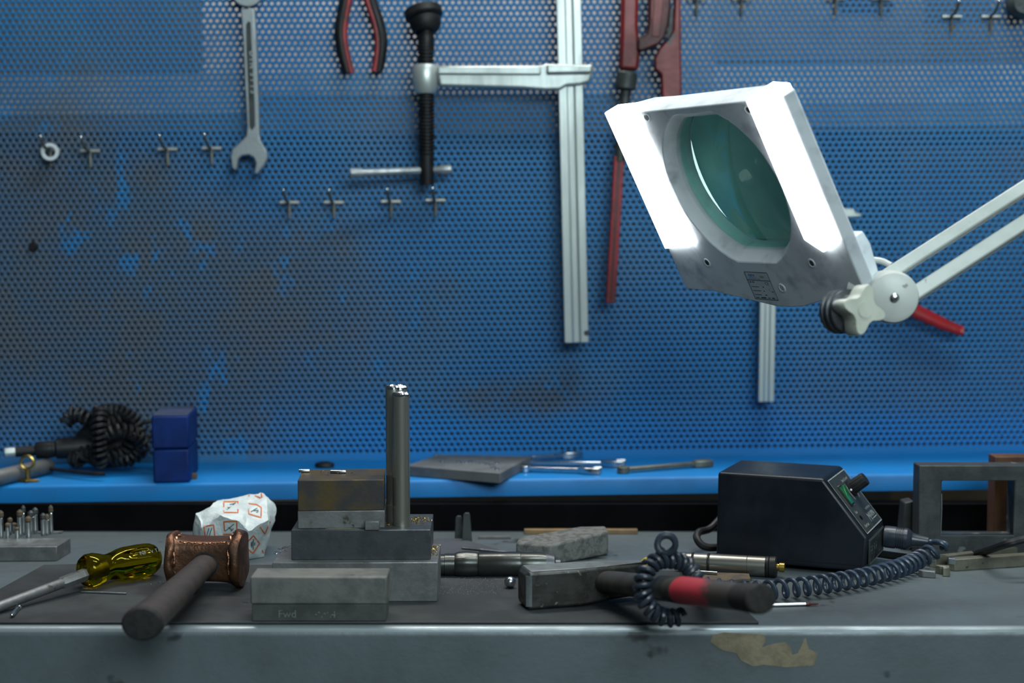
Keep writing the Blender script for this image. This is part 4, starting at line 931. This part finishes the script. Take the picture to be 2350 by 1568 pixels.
obj('red_grip', G().loft(oval([(.0112, L_ * .555), (.0114, L_ * .57), (.0112, L_ * .70), (.0108, L_ * .85), (.0107, L_ * .90)])), m_redworn, hn, M=ax)
obj('handle_butt', G().loft(oval([(.0107, L_ * .89), (.0112, L_ * .93), (.0118, L_ - .006), (.0116, L_ - .0015), (.0104, L_), (.005, L_ + .0005)])), m_endg, hn, M=ax)

# ------------------------------------------------------------------ plated pin, plate and small bits near the control box
a = onz(1566, 1301, .0090); b = onz(1786, 1313, .0093)
a = onz(1566, 1290, .0092); b = onz(1782, 1302, .0092)
dp = thing('plunger_pin', 'polished round plunger with black seals and brass tip in front of the control box', 'plunger', axis(a, b)); L_ = (b - a).length
f = lambda px: (px - 1566) / (1782 - 1566) * L_
obj('dark_nose', G().lathe([(.0062, f(1551)), (.0085, f(1564))], 28), m_grey, dp)
obj('body', G().lathe([(.0085, f(1564)), (.0088, f(1566)), (.0088, f(1588)), (.0082, f(1589)), (.0082, f(1593)), (.0088, f(1594)), (.0088, f(1624)), (.0082, f(1625)), (.0082, f(1630)), (.0088, f(1631)), (.0088, f(1715)), (.0085, f(1716)), (.0088, f(1717)), (.0088, f(1758))], 36), m_rodd, dp, ang=25)
for px in (1591, 1627.5): obj('seal_ring', G().tube([(.0083 * math.cos(t), .0083 * math.sin(t), f(px)) for t in [i * 2 * math.pi / 36 for i in range(36)]], .0008, 8, closed=True), m_rubber, dp)
obj('end_cap', G().lathe([(.0088, f(1757)), (.0092, f(1759)), (.0092, f(1764)), (.0086, f(1765)), (.0092, f(1767)), (.0094, f(1780)), (.0086, f(1783)), (.003, f(1783.5))], 36), m_rubber, dp)
obj('brass_tip', G().lathe([(.0032, f(1782)), (.0032, f(1788)), (.0042, f(1789)), (.0042, f(1800)), (.0036, f(1801))], 20), m_brass, dp)
pts = [onz(*q, .0001) for q in [(1560, 1340), (1722, 1340), (1718, 1322), (1600, 1318)]]
hpz = MZ
pts = [onz(*q, MZ) for q in [(1555, 1345), (1722, 1334), (1719, 1322), (1600, 1318)]]
rp = tag(obj('rusty_plate', G().prism([(p.x, p.y) for p in pts], MZ, MZ + .0022), m_rust, bevel=.0003), 'small rust spotted plate lying behind the red hammer handle', 'plate')
a, b = onz(1577, 1312, .0056), onz(1646, 1317, .0056)
tag(obj('thin_pin', G().lathe([(.0014, 0), (.0015, .0004), (.0015, (b - a).length)], 12, 0, axis(V((a.x, a.y, MZ + .0038)), V((b.x, b.y, MZ + .0038)))), m_chrome), 'thin bright pin lying between the plunger and the hammer handle', 'pin')
pts = [onz(*q, .003) for q in [(1560, 1325), (1612, 1332), (1596, 1314), (1578, 1307)]]
tag(obj('steel_wedge', G().prism([(p.x, p.y) for p in pts], MZ + .0022, MZ + .0075), m_steelg, bevel=.0005), 'small grey steel wedge beside the thin bright pin', 'wedge')
a, b = onz(1772, 1389, .0016), onz(1878, 1386, .0016); l = (b - a).length
br = thing('carbide_burr', 'single burr lying on bare bench just beyond the hammer handle end', 'burr', axis(a, b))
obj('shank', G().lathe([(.0014, 0), (.0015, .0005), (.0015, l * .72)], 14), m_chrome, br)
obj('cutter', G().lathe([(.0011, l * .72), (.0015, l * .76), (.0015, l * .80), (.0008, l * .85), (.0009, l * .94), (.0005, l)], 14), m_reddk, br)

# ------------------------------------------------------------------ control box
BL, BWd, BH = .136, .080, .080
Bc = onz(1990, 1316, .004); byaw = R(-23)
bdir = V((math.cos(byaw), math.sin(byaw), 0))
BM = T(Bc.x - bdir.x * BL, Bc.y - bdir.y * BL, .0046) @ RZ(byaw)
cb = thing('control_box', 'black plastic motor control box with sloping front panel and green switch', 'control box', BM)
S1, ZL = .0965, .0305
pf = [(0, 0), (BL - .002, 0), (BL, ZL), (S1, BH), (.001, BH)]
MB_ = Matrix(((1, 0, 0, 0), (0, 0, 1, 0), (0, 1, 0, 0), (0, 0, 0, 1)))
obj('housing', G().prism(pf, 0, BWd, 0, MB_), m_boxp, cb, bevel=.0028, seg=3)
obj('base_seam', G().prism([(.0005, .0052), (BL - .0005, .0052), (BL - .0005, .006), (.0005, .006)], -.0003, BWd + .0003, 0, MB_), m_rubber, cb)
for x in (.012, BL - .014):
    for y in (.012, BWd - .012): obj('foot', G().lathe([(.006, -.004), (.0065, .001)], 16, 0, T(x, y, 0)), m_rubber, cb)
e2 = V((BL - S1, 0, ZL - BH)); Ls_ = e2.length; e2.normalize(); ey = V((0, 1, 0)); nn = ey.cross(-e2)
def PMx(y, s, o=0): return basis(V((S1, 0, BH)) + e2 * s + ey * y + nn * o, ey, -e2, nn)
g = G(); g.box((.005, -(Ls_ - .003), 0), (BWd - .004, -.004, .0006), 0, PMx(0, 0, 0))
fp_ = obj('front_panel', g, m_panelp, cb, bevel=.0003)
g = G(); w_, h_ = BWd - .009, Ls_ - .007
PP = PMx(.005, .004, .0007)
for (a, b) in (((.0, 0), (w_, 0)), ((0, -h_), (w_, -h_)), ((0, 0), (0, -h_)), ((w_, 0), (w_, -h_))): quad_line(g, a, b, .0009, 0, PP)
quad_line(g, (.0145, -.009), (.0245, -.009), .0005, 0, PP); quad_line(g, (.0145, -.009), (.0145, -.012), .0005, 0, PP)
quad_line(g, (.0200, -.030), (.0265, -.030), .0006, 0, PP)
text(g, 'Speed Control', .0042, 0, PP @ T(.038, -.0085, 0)); text(g, 'Fuse', .0044, 0, PP @ T(.010, -.0375, 0)); text(g, 'Overload', .0044, 0, PP @ T(.0085, -.0520, 0))
text(g, 'M', .0125, 0, PP @ T(.0375, -.0515, 0), xs=.95); text(g, 'AXIMA', .0078, 0, PP @ T(.0465, -.0485, 0), xs=.78)
quad_line(g, (.0465, -.0502), (.0675, -.0502), .0006, 0, PP); text(g, 'MICROMOTOR', .0028, 0, PP @ T(.0465, -.0405, 0))
for i in range(15):
    t0_, t1_ = R(-40 + i * 17), R(-40 + (i + 1) * 17); c0_ = V((.0485, -.0215)); r_ = .0105
    quad_line(g, c0_ + V((r_ * math.cos(t0_), r_ * math.sin(t0_))), c0_ + V((r_ * math.cos(t1_), r_ * math.sin(t1_))), .0012, 0, PP)
obj('panel_lettering', g, m_print, fp_)
sw = obj('switch_bezel', G().box((-.0062, -.0105, 0), (.0062, .0105, .0010), 0, PMx(.0235, .0235, .0006)), m_rubber, cb, bevel=.0004)
g = G(); g.prism([(-.0088, .0009), (.0088, .0009), (.0088, .0015), (.001, .0024), (-.0088, .0052)], -.0045, .0045, 0, PMx(.0235, .0235, .0006) @ Matrix(((0, 0, 1, 0), (-1, 0, 0, 0), (0, 1, 0, 0), (0, 0, 0, 1))))
obj('green_rocker', g, m_green, sw, bevel=.0004)
kn = obj('speed_knob', G().lathe([(.0078, 0), (.0082, .0012), (.0066, .0018), (.0064, .0145), (.0058, .0165), (.0, .0165)], 48, 0, PMx(.0535, .0215, .0008), wob=lambda t, z: 1 - (.05 * max(0, math.cos(12 * t)) if z > .0015 else 0)), m_rubber, cb, ang=30)
obj('knob_marker', G().ball((0, 0, 0), .0011, 0, PMx(.0455, .0225, .0022), 10, 6), m_white, kn)
obj('fuse_hole', G().lathe([(.0022, 0), (.0022, .0004), (.0012, .0002)], 14, 0, PMx(.0205, .0465, .0008)), m_void, cb)
# lower plate on the end face
LP = basis(V((BL + .0004, 0, 0)), V((0, 1, 0)), V((0, 0, 1)), V((1, 0, 0)))
g = G(); g.box((.006, .005, -.0010), (BWd - .004, ZL - .003, .0004), 0, LP); lpn = obj('socket_plate', g, m_panelp, cb, bevel=.0004)
g = G(); X0, X1, Y0, Y1 = .0068, BWd - .0048, .0058, ZL - .0038
LQ = LP @ T(0, 0, .0006)
for (a, b) in (((X0, Y0), (X1, Y0)), ((X0, Y1), (X1, Y1)), ((X0, Y0), (X0, Y1)), ((X1, Y0), (X1, Y1))): quad_line(g, a, b, .0008, 0, LQ)
for i, x in enumerate((.012, .0175, .0285, .037)):
    g.box((x - .0006, .0195, 0), (x + .0006, .0206, .0001), 0, LQ); g.box((x - .0006, .0160, 0), (x + .0009, .0182, .0001), 0, LQ)
for (x0, x1, y) in ((.0125, .019, .0140), (.030, .038, .0150), (.052, .056, .0095)): quad_line(g, (x0, y), (x1, y + .0002), .0004, 0, LQ)
obj('socket_lettering', g, m_printd, lpn)
obj('toggle_recess', G().box((.030, .0065, -.0002), (.038, .0135, .0008), 0, LP), m_rubber, cb, bevel=.0003)
pc1 = onz(1660, 1208, .004); IB = BM.inverted()
bk = [BM @ V((.004, BWd + .001, .030)), BM @ V((-.010, BWd + .002, .030)), at(1632, 1212, 1.47), at(1604, 1222, 1.46), at(1600, 1238, 1.45), at(1618, 1255, 1.445), at(1660, 1268, 1.45), BM @ V((.03, BWd + .018, .001))]
bk += [BM @ V((.08, BWd + .012, -.0005)), onz(2070, 1282, .0042), onz(2110, 1285, .0042), onz(2160, 1283, .0042), onz(2230, 1276, .0046), at(2300, 1252, 1.345), at(2350, 1238, 1.34), at(2430, 1215, 1.34), at(2560, 1230, 1.36), onz(2700, 1290, .004)]
for p in bk: p.z = max(p.z, .0055)
obj('power_cord', G().tube(spline(bk, 8), .0036, 10), m_rubber, cb, M=IB)

# ------------------------------------------------------------------ coiled handpiece cable
ps = BM @ V((BL + .0030, .072, .0185)); pe = at(2132, 1244, ps.y - .012)
cc = thing('coiled_cable', 'navy coiled cable plugged into the control box and wound round the hammer handle', 'cable', axis(ps, pe)); lp_ = (pe - ps).length; IC = MX[cc.name].inverted()
obj('plug', G().lathe([(.0095, -.001), (.0100, .001), (.0100, lp_ * .22)] + sum([[(.0100, lp_ * (.24 + .05 * i)), (.0093, lp_ * (.25 + .05 * i)), (.0093, lp_ * (.265 + .05 * i)), (.0100, lp_ * (.275 + .05 * i))] for i in range(4)], []) + [(.0100, lp_ * .50), (.0088, lp_ * .56), (.0066, lp_ * .62), (.0058, lp_ * .70), (.0044, lp_ * .98)], 28), m_cabled, cc, ang=25)
cp = [pe, at(2150, 1245, pe.y - .004), at(2166, 1247, pe.y - .006), at(2172, 1252, pe.y - .010), at(2160, 1258, pe.y - .014)]
R_c = .0068
def onb(px, py): q = onz(px, py, R_c + .0032); return q
path = [at(2158, 1252, pe.y - .012), at(2146, 1262, pe.y - .016), onb(2108, 1285), onb(2062, 1305), onb(2010, 1319), onb(1950, 1331), onb(1880, 1342), onb(1800, 1351), onb(1730, 1356), onb(1660, 1352), onb(1600, 1345)]
sp1 = spline(path, 10)
obj('lead', G().tube(spline(cp, 6), .0024, 10), m_cable, cc, M=IC)
obj('coil', G().tube(coil(sp1, R_c, .0104, 22), .0019, 8), m_cable, cc, M=IC)
ha = HMx @ ax
def hp3(s): return ha @ V((0, 0, s))
Lh_ = L_ = (en - st).length
mid = hp3(Lh_ * .50)
ux, uy = ha.to_3x3() @ V((1, 0, 0)), ha.to_3x3() @ V((0, 1, 0)); uz = ha.to_3x3() @ V((0, 0, 1))
sm = .27
def hsec(px):                            # point of the handle axis seen in this image column
    best = min(range(0, 101), key=lambda k: abs(1175 + FPX * (hp3(Lh_ * k / 100).x) / ((hp3(Lh_ * k / 100) - CAM).dot(V((0, cT, -sT)))) - px)); return hp3(Lh_ * best / 100)
m0 = hsec(1530)
def wq(a, r=.0212, c=0.0): return m0 + ux * (r * math.cos(R(a))) + uy * (r * math.sin(R(a))) + uz * c
wr_ = [onb(1600, 1345) + V((0, .004, 0)), wq(-15, .034), wq(35, .026, -.003), wq(80, .0215, -.003), wq(115, .0212, -.002), wq(150), wq(185, .0212, .001), wq(220, .0212, .003), wq(255, .0215, .005), wq(290, .0225, .008)]
for p in wr_: p.z = max(p.z, MZ + .0085)
obj('wound_coil', G().tube(coil(spline(wr_, 8), .0052, .0058, 16), .0022, 8), m_cabled, cc, M=IC)
tp_ = wq(85, .0330)
lo_ = [tp_ + V((.001, .010, -.001)), tp_, tp_ + V((-.001, -.008, .001))]
obj('coil_loop', G().tube(coil(spline(lo_, 8), .0068, .0060, 18), .0024, 8), m_cabled, cc, M=IC)
q = at(1490, 1305, 1.262)
obj('yellow_sleeve', G().lathe([(.0032, 0), (.0034, .010), (.0026, .011)], 16, 0, axis(at(1496, 1308, 1.245), at(1477, 1284, 1.245))), m_yellow, cc, M=IC)
obj('white_ferrule', G().lathe([(.0028, 0), (.0042, .0015), (.0042, .003), (.0034, .0035), (.0034, .0045), (.0042, .005), (.0040, .008), (.002, .009)], 18, 0, axis(at(1494, 1318, 1.242), at(1498, 1300, 1.242))), m_white, cc, M=IC)

# ------------------------------------------------------------------ things beyond the control box
a = onz(2107, 1283, 0); yF_ = a.y + .009; x0 = at(2107, 1200, yF_).x; x1 = at(2392, 1200, yF_).x
zt = at(2200, 1069, yF_).z; zi1 = at(2200, 1104, yF_).z; zi0 = at(2200, 1230, yF_).z; xi0 = at(2160, 1200, yF_).x; xi1 = at(2326, 1200, yF_).x
fr = thing('steel_rectangle', 'heavy dark rectangular steel frame standing upright behind the control box cable', 'frame', T(x0, yF_, 0))
dth = .022
g = G()
ro = [(0, 0), (x1 - x0, 0), (x1 - x0, zt), (0, zt)]; ri = [(xi0 - x0, zi0), (xi1 - x0, zi0), (xi1 - x0, zi1), (xi0 - x0, zi1)]
vs = [(x, y, z) for y in (0, dth) for (x, z) in ro + ri]
fs = []
for i in range(4):
    j = (i + 1) % 4
    fs += [(i, j, 4 + j, 4 + i), (8 + j, 8 + i, 12 + i, 12 + j), (j, i, 8 + i, 8 + j), (4 + i, 4 + j, 12 + j, 12 + i)]
g.add(vs, fs); obj('body', g, m_frame, fr, bevel=.0012)
obj('worn_edge', G().tube([(xi0 - x0 - .0003, -.0002, zi1 - .012), (xi0 - x0 + .0001, -.0004, zi1 * .5 + zi0 * .5), (xi0 - x0 - .0002, -.0002, zi0), (xi0 - x0 + .03, -.0003, zi0 + .0004), (xi1 - x0, -.0003, zi0)], .0005, 5), m_steel, fr)
yB = yF_ + .055; xb0, xb1 = at(2283, 1100, yB).x, at(2420, 1100, yB).x; zb = at(2300, 1049, yB).z
obj2 = tag(obj('rusty_post', G().box((0, 0, 0), (xb1 - xb0, .022, zb)), m_rustb, bevel=.0008), 'rust brown block standing behind the dark steel frame', 'block'); obj2.matrix_basis = T(xb0, yB, 0)
yS = yF_ + .03; xs0, xs1 = at(2068, 1200, yS).x, at(2120, 1200, yS).x; zs_ = at(2085, 1150, yS).z
tag(obj('dark_jaw', G().prism([(0, 0), (xs1 - xs0, 0), (xs1 - xs0, zs_ * .55), ((xs1 - xs0) * .55, zs_), ((xs1 - xs0) * .15, zs_ * .96)], 0, .02, 0, T(xs0, yS, 0) @ Matrix(((1, 0, 0, 0), (0, 0, 1, 0), (0, 1, 0, 0), (0, 0, 0, 1)))), m_frame, bevel=.001), 'dark pointed steel jaw standing between control box and steel frame', 'jaw')
def flatbar(name, label, pa, pb, d, h, z=0, m=m_file, cat='tool bit', nib=True):
    a, b = onz(*pa, z), onz(*pb, z); L = (b - a).length; a.z = z; b.z = z
    x = (b - a).normalized(); y = V((-x.y, x.x, 0))
    o = thing(name, label, cat, basis(a, x, y, V((0, 0, 1))))
    obj('bar', G().prism([(.004, 0), (L, 0), (L, d), (.002, d), (0, d * .5)], 0, h), m, o, bevel=.0006)
    if nib: obj('cutting_tip', G().prism([(-.0006, d * .30), (.0045, -.0003), (.006, d * .4), (.003, d + .0003)], h * .55, h + .0006), m_steel, o, bevel=.0003)
flatbar('lathe_tool', 'long ochre lathe tool lying nearest the bench front beyond the coiled cable', (2182, 1312), (2420, 1296), .010, .0105)
flatbar('lathe_tool', 'lathe tool bar lying behind the nearest one, in front of the steel frame', (2140, 1304), (2335, 1280), .008, .0095)
flatbar('small_bit', 'small square bit lying just behind the coiled cable', (2106, 1325), (2146, 1328), .006, .0060, 0, m_steelg, 'bit', False)
flatbar('small_bit', 'ochre bit lying between the square bit and the lathe tools', (2146, 1318), (2178, 1320), .006, .0075, 0, m_file, 'bit', False)
flatbar('small_bit', 'upright ochre stub at the end of the lathe tools', (2168, 1325), (2181, 1323), .0045, .0080, 0, m_file, 'bit', False)
flatbar('grey_slug', 'small grey slug at the foot of the control box near the plug', (2060, 1292), (2092, 1288), .008, .0065, 0, m_steelg, 'slug', False)
# ------------------------------------------------------------------ magnifier lamp
lu, lv_, ln = V((.42267461, .23443222, -.87572981)), V((.48247174, -.87606229, -.00165425)), V((-.76723389, -.4216248, -.48304936))
LC = V((.17135692, 1.27, .33596743))
LM = basis(LC, lv_, -lu, ln); LI = LM.inverted()
lamp = thing('magnifier_lamp', 'white magnifier lamp with two glowing tubes and a green tinted lens on a jointed arm', 'lamp', LM)
def lp(px, py, z=0.0): return LI @ hit(px, py, LC + ln * z, ln)
def trunc(Rr, Hh, z, ka=18, kt=8):
    a = math.asin(Hh / Rr); out = []
    for i in range(ka + 1): t = -a + 2 * a * i / ka; out.append((Rr * math.cos(t), Rr * math.sin(t), z))
    xw = Rr * math.cos(a)
    for i in range(1, kt): out.append((xw - 2 * xw * i / kt, Hh, z))
    for i in range(ka + 1): t = math.pi - a + 2 * a * i / ka; out.append((Rr * math.cos(t), Rr * math.sin(t), z))
    for i in range(1, kt): out.append((-xw + 2 * xw * i / kt, -Hh, z))
    return out
fo = [(.118, .0745), (.076, .0735), (0, .0735), (-.076, .0735), (-.118, .0745), (-.1195, -.058), (-.1195, -.0985), (-.080, -.0990), (-.045, -.1035), (.0007, -.1095), (.020, -.1092), (.038, -.1073), (.0753, -.0980), (.119, -.0955), (.119, -.050)]
mo = [(x * 1.055, y + (.0015 if y > 0 else -.001 if y < -.08 else 0), -.007) for x, y in fo]
bo = [(max(-.088, min(.088, x * .74)), y * .985, -.031) for x, y in fo]
o1, o2, o3 = trunc(.0725, .0680, 0), trunc(.0668, .0610, -.010), trunc(.0668, .0610, -.031)
g = G(); nO, nI = len(fo), len(o1)
vs = [(x, y, 0) for x, y in fo] + mo + bo + o1 + o2 + o3
def cap(outer, inner, oo, oi):
    t = tessellate_polygon([[V(p) for p in outer], [V(p) for p in inner]]); n = len(outer)
    return [tuple((oo + i) if i < n else (oi + i - n) for i in tri) for tri in t]
fs = cap([(x, y, 0) for x, y in fo], o1, 0, 3 * nO) + cap([(x, y, 0) for x, y, _ in bo], [(x, y, 0) for x, y, _ in o3], 2 * nO, 3 * nO + 2 * nI)
for k in range(2): fs += [(k * nO + i, k * nO + (i + 1) % nO, (k + 1) * nO + (i + 1) % nO, (k + 1) * nO + i) for i in range(nO)]
for k in range(2): b = 3 * nO + k * nI; fs += [(b + i, b + (i + 1) % nI, b + nI + (i + 1) % nI, b + nI + i) for i in range(nI)]
g.add(vs, fs)
hs = obj('housing', g, m_lampw, lamp, bevel=.0009, ang=25)
# lens
g = G(); rim = trunc(.0664, .0606, 0, 22, 12); n = len(rim); K = 9
def dome(sgn, h):
    out = []
    for k in range(K):
        f = 1 - k / K; out.append([(x * f, y * f, -.0155 + sgn * (.0012 + h * (1.5 if sgn > 0 else .45) * (1 - (x * x + y * y) * f * f / .0664 ** 2))) for x, y, _ in rim])
    return out
A_, B_ = dome(1, .0060), dome(-1, .0060)
rings = A_[::-1] + B_
g.v = [p for r in rings for p in r]; nk = len(rings)
for k in range(nk - 1):
    a, b = k * n, (k + 1) * n; g.f += [(a + i, a + (i + 1) % n, b + (i + 1) % n, b + i) for i in range(n)]
g.f += [tuple(range(n)), tuple(range((nk - 1) * n, nk * n))]; g.m = [0] * len(g.f)
obj('lens', g, m_lens, lamp, ang=50)
# glowing tube covers
def cover(pts, z0=-.012, z1=.0046):
    g = G(); g.prism(pts, z0, z1); return g
obj('back_cover', G().prism(trunc(.0660, .0602, 0), -.0300, -.0245), m_lidw, lamp, bevel=.0008)
obj('tube_cover', cover([(-.1168, .0783), (-.0732, .0783), (-.0732, -.0519), (-.1176, -.0554)]), m_tube, lamp, bevel=.0012)
obj('tube_cover', cover([(.0798, .0764), (.0983, .0819), (.1155, .0794), (.1155, -.0450), (.0963, -.0536), (.0798, -.0430)]), m_tube, lamp, bevel=.0008)
# screw pockets and screws
for i, (a, c) in enumerate([(1485, 270), (1717, 252), (1623, 603), (1863, 604), (1795, 661)]):
    p = lp(a, c)
    s = obj('screw_pocket', G().lathe([(.0024, .0002), (.0033, .0006), (.0040, .0003), (.0042, 0)], 20, 0, T(p.x, p.y, 0), cap=False), m_lampw, lamp)
    obj('screw', G().lathe([(.0027, .0002), (.0018, .0004), (.0006, .0001)], 16, 0, T(p.x, p.y, 0)), m_grey if i < 4 else m_chrome, s)
# rating label
q = [lp(*k) for k in ((1708, 625), (1760, 625), (1786, 688), (1736, 686))]
x0, x1 = (q[0].x + q[3].x) / 2, (q[1].x + q[2].x) / 2; y1, y0 = (q[0].y + q[1].y) / 2, (q[2].y + q[3].y) / 2
w_, h_ = x1 - x0, y1 - y0
lb = obj('rating_label', G().box((x0, y0, .0001), (x1, y1, .00025)), m_label, lamp, flat=True)
QM = T(x0, y0, .0003)
g = G()
for a, b in (((0, 0), (w_, 0)), ((0, h_), (w_, h_)), ((0, 0), (0, h_)), ((w_, 0), (w_, h_)), ((0, h_ * .70), (w_, h_ * .70))): quad_line(g, a, b, .0006, 0, QM)
text(g, 'BF 410', h_ * .085, 0, QM @ T(w_ * .06, h_ * .60, 0), bold=.03)
for j, (ww, xx, x2) in enumerate(((.34, .55, .60), (.36, .52, .56), (.30, .52, .60))):
    y = h_ * (.46 - .15 * j)
    for i in range(8): quad_line(g, (w_ * (.06 + ww * i / 8), y), (w_ * (.06 + ww * (i + .7) / 8), y), h_ * .032, 0, QM)
    quad_line(g, (w_ * xx, y), (w_ * x2, y), h_ * .04, 0, QM)
for i, (a, b) in enumerate(((.05, .20), (.28, .50), (.58, .70), (.76, .88))): quad_line(g, (w_ * a, h_ * .055), (w_ * b, h_ * .055), h_ * (.03 if i in (0, 2) else .05), 0, QM)
text(g, 'CE', h_ * .16, 0, QM @ T(w_ * .70, h_ * .54, 0), xs=1.1); text(g, 'NX', h_ * .12, 0, QM @ T(w_ * .62, h_ * .80, 0), xs=1.1)
for i in range(9): quad_line(g, (w_ * (.05 + .06 * i), h_ * .745), (w_ * (.09 + .06 * i), h_ * .745), h_ * .02, 0, QM)
quad_line(g, (w_ * .86, h_ * .30), (w_ * .95, h_ * .30), h_ * .03, 0, QM)
obj('label_print', g, m_ink, lb, flat=True)
g = G(); text(g, 'FERVI', h_ * .135, 0, QM @ T(w_ * .11, h_ * .835, 0), bold=.035, shear=.15); quad_line(g, (w_ * .11, h_ * .80), (w_ * .45, h_ * .80), h_ * .012, 0, QM)
obj('label_logo', g, m_logo, lb, flat=True)
g = G(); text(g, 'C', h_ * .12, 0, QM @ T(w_ * .76, h_ * .32, 0)); obj('label_mark', g, m_redp, lb, flat=True)

BB = [(.086, -.049), (.1165, -.049), (.1195, -.060), (.1150, -.0900), (.080, -.0985)]
# rear corner box and joint
obj('ballast_box', G().prism(BB, -.022, -.0072), m_lampw, lamp, bevel=.0012)
J = at(2043, 681, 1.192)
jm = axis(J + V((0, .016, 0)), J + V((-.001, -.016, 0)), (0, 0, 1))
obj('link', G().tube([at(1962, 655, 1.205), at(2000, 668, 1.195), J], [.011, .012, .011], 16), m_armw, lamp, world=True)
jc = obj('joint_cap', G().lathe([(.0188, 0), (.0200, .004), (.0200, .026), (.0185, .0305), (.014, .033), (.0, .034)], 40, 0, jm), m_armw, lamp, world=True)
obj('joint_screw', G().lathe([(.0035, .0335), (.0034, .0350), (.0022, .0362), (0, .0366)], 18, 0, jm), m_chrome, jc, world=True)
obj('screw_slot', G().box((-.0022, -.0004, .0358), (.0022, .0004, .0368), 0, jm @ RZ(R(35))), m_grey, jc, world=True)
kp = at(1984, 711, 1.136); kd = V((.40, -.90, .10)).normalized()
km = axis(kp - kd * .014, kp, (0, 0, 1))
def knob_ring(s, z, k=64):
    out = []
    for i in range(k):
        t = 2 * math.pi * i / k; c = abs(math.cos(2 * (t - R(-16))));  r = .0108 + .0085 * (c ** 3.2)
        out.append((r * s * math.cos(t), r * s * math.sin(t), z))
    return out
kb = obj('clamp_knob', G().loft([knob_ring(.96, 0), knob_ring(1, .001), knob_ring(1, .0130), knob_ring(.95, .0145)]), m_knobw, lamp, world=False, M=LI @ km, ang=40)
obj('knob_disc', G().lathe([(.0068, .0146), (.0068, .0142), (.0063, .0142), (.0060, .0151), (0, .0151)], 28, 0, LI @ km, cap=False), m_knobw, kb)
wm = axis(kp - kd * .034, kp - kd * .013, (0, 0, 1))
obj('washer_stack', G().lathe([(.0150, 0), (.0165, .001), (.0165, .004), (.0145, .005), (.0145, .006), (.0165, .007), (.0165, .010), (.0145, .011), (.0150, .012), (.0160, .013), (.0160, .016), (.012, .018), (.010, .0215)], 32, 0, LI @ wm), m_steeld, lamp, ang=25)
obj('knob_bracket', G().prism([(.064, -.100), (.128, -.092), (.132, -.104), (.100, -.114), (.068, -.110)], -.026, -.010), m_armw, lamp, bevel=.0015)
obj('supply_wire', G().tube(spline([at(1990, 596, 1.235), at(2006, 597, 1.23), at(2025, 600, 1.225), at(2045, 610, 1.22)], 6), .0026, 10), m_armw, lamp, world=True)
yA_ = 1.200
def armbar(name, pa, pb, hw, roll):
    a, b = at(*pa, yA_), at(*pb, yA_ + .02)
    return obj(name, G().prism([(-hw, -hw), (hw, -hw), (hw, hw), (-hw, hw)], 0, (b - a).length, 0, axis(a, b, (0, -1, 0)) @ RZ(roll)), m_armw, lamp, world=True, bevel=.0012)
armbar('arm_tube', (2030, 638), (2790, 150), .0050, R(-24))
armbar('arm_tube', (2075, 692), (2830, 203), .0056, R(-24))
E0 = at(2815, 172, yA_ + .02)
obj('elbow', G().lathe([(.024, -.016), (.026, -.012), (.026, .012), (.024, .016)], 32, 0, axis(E0, E0 + V((0, -1, 0)))), m_armw, lamp, world=True)
for dx in (-.012, .012):
    a = E0 + V((dx, .004, 0)); b = V((.66 + dx, 1.26, .06))
    obj('lower_arm', G().prism([(-.0055, -.0055), (.0055, -.0055), (.0055, .0055), (-.0055, .0055)], 0, (b - a).length, 0, axis(a, b, (0, -1, 0))), m_armw, lamp, world=True, bevel=.001)
obj('table_base', G().lathe([(.055, 0), (.056, .004), (.050, .012), (.022, .018), (.018, .07), (.015, .075)], 40, 0, T(.66, 1.26, .0006)), m_armw, lamp, world=True)

# ------------------------------------------------------------------ light
def area(name, loc, target, sx, sy, w, col):
    l = bpy.data.lights.new(name, 'AREA'); l.shape = 'RECTANGLE'; l.size = sx; l.size_y = sy; l.energy = w; l.color = col
    o = bpy.data.objects.new(name, l); COL.objects.link(o); o.location = loc
    o.rotation_euler = (V(target) - V(loc)).to_track_quat('-Z', 'Y').to_euler(); return o
area('ceiling_tube_light', (.40, .98, 1.75), (.3, 1.36, 0), .9, .16, 12, (.86, .98, 1.0))
area('workshop_ceiling_light', (.75, -1.2, 1.35), (.25, 1.4, .15), 1.6, .8, 54, (.82, .97, 1.0))
area('rear_ceiling_light', (0, 1.86, 1.75), (0, 2.05, .4), 1.6, .12, 30, (1.0, .95, .90))
w = bpy.data.worlds.new('workshop'); sc.world = w; w.use_nodes = True
bg = w.node_tree.nodes['Background']; bg.inputs[0].default_value = (.55, .75, .85, 1); bg.inputs[1].default_value = .055
sc.view_settings.view_transform = 'Standard'; sc.view_settings.look = 'None'; sc.view_settings.gamma = 1; sc.view_settings.use_curve_mapping = False
sc.view_settings.exposure = 0.0
sc.cycles.use_denoising = True; sc.cycles.max_bounces = 12; sc.cycles.transmission_bounces = 12; sc.cycles.sample_clamp_indirect = 6
sc.cycles.caustics_reflective = False; sc.cycles.caustics_refractive = False
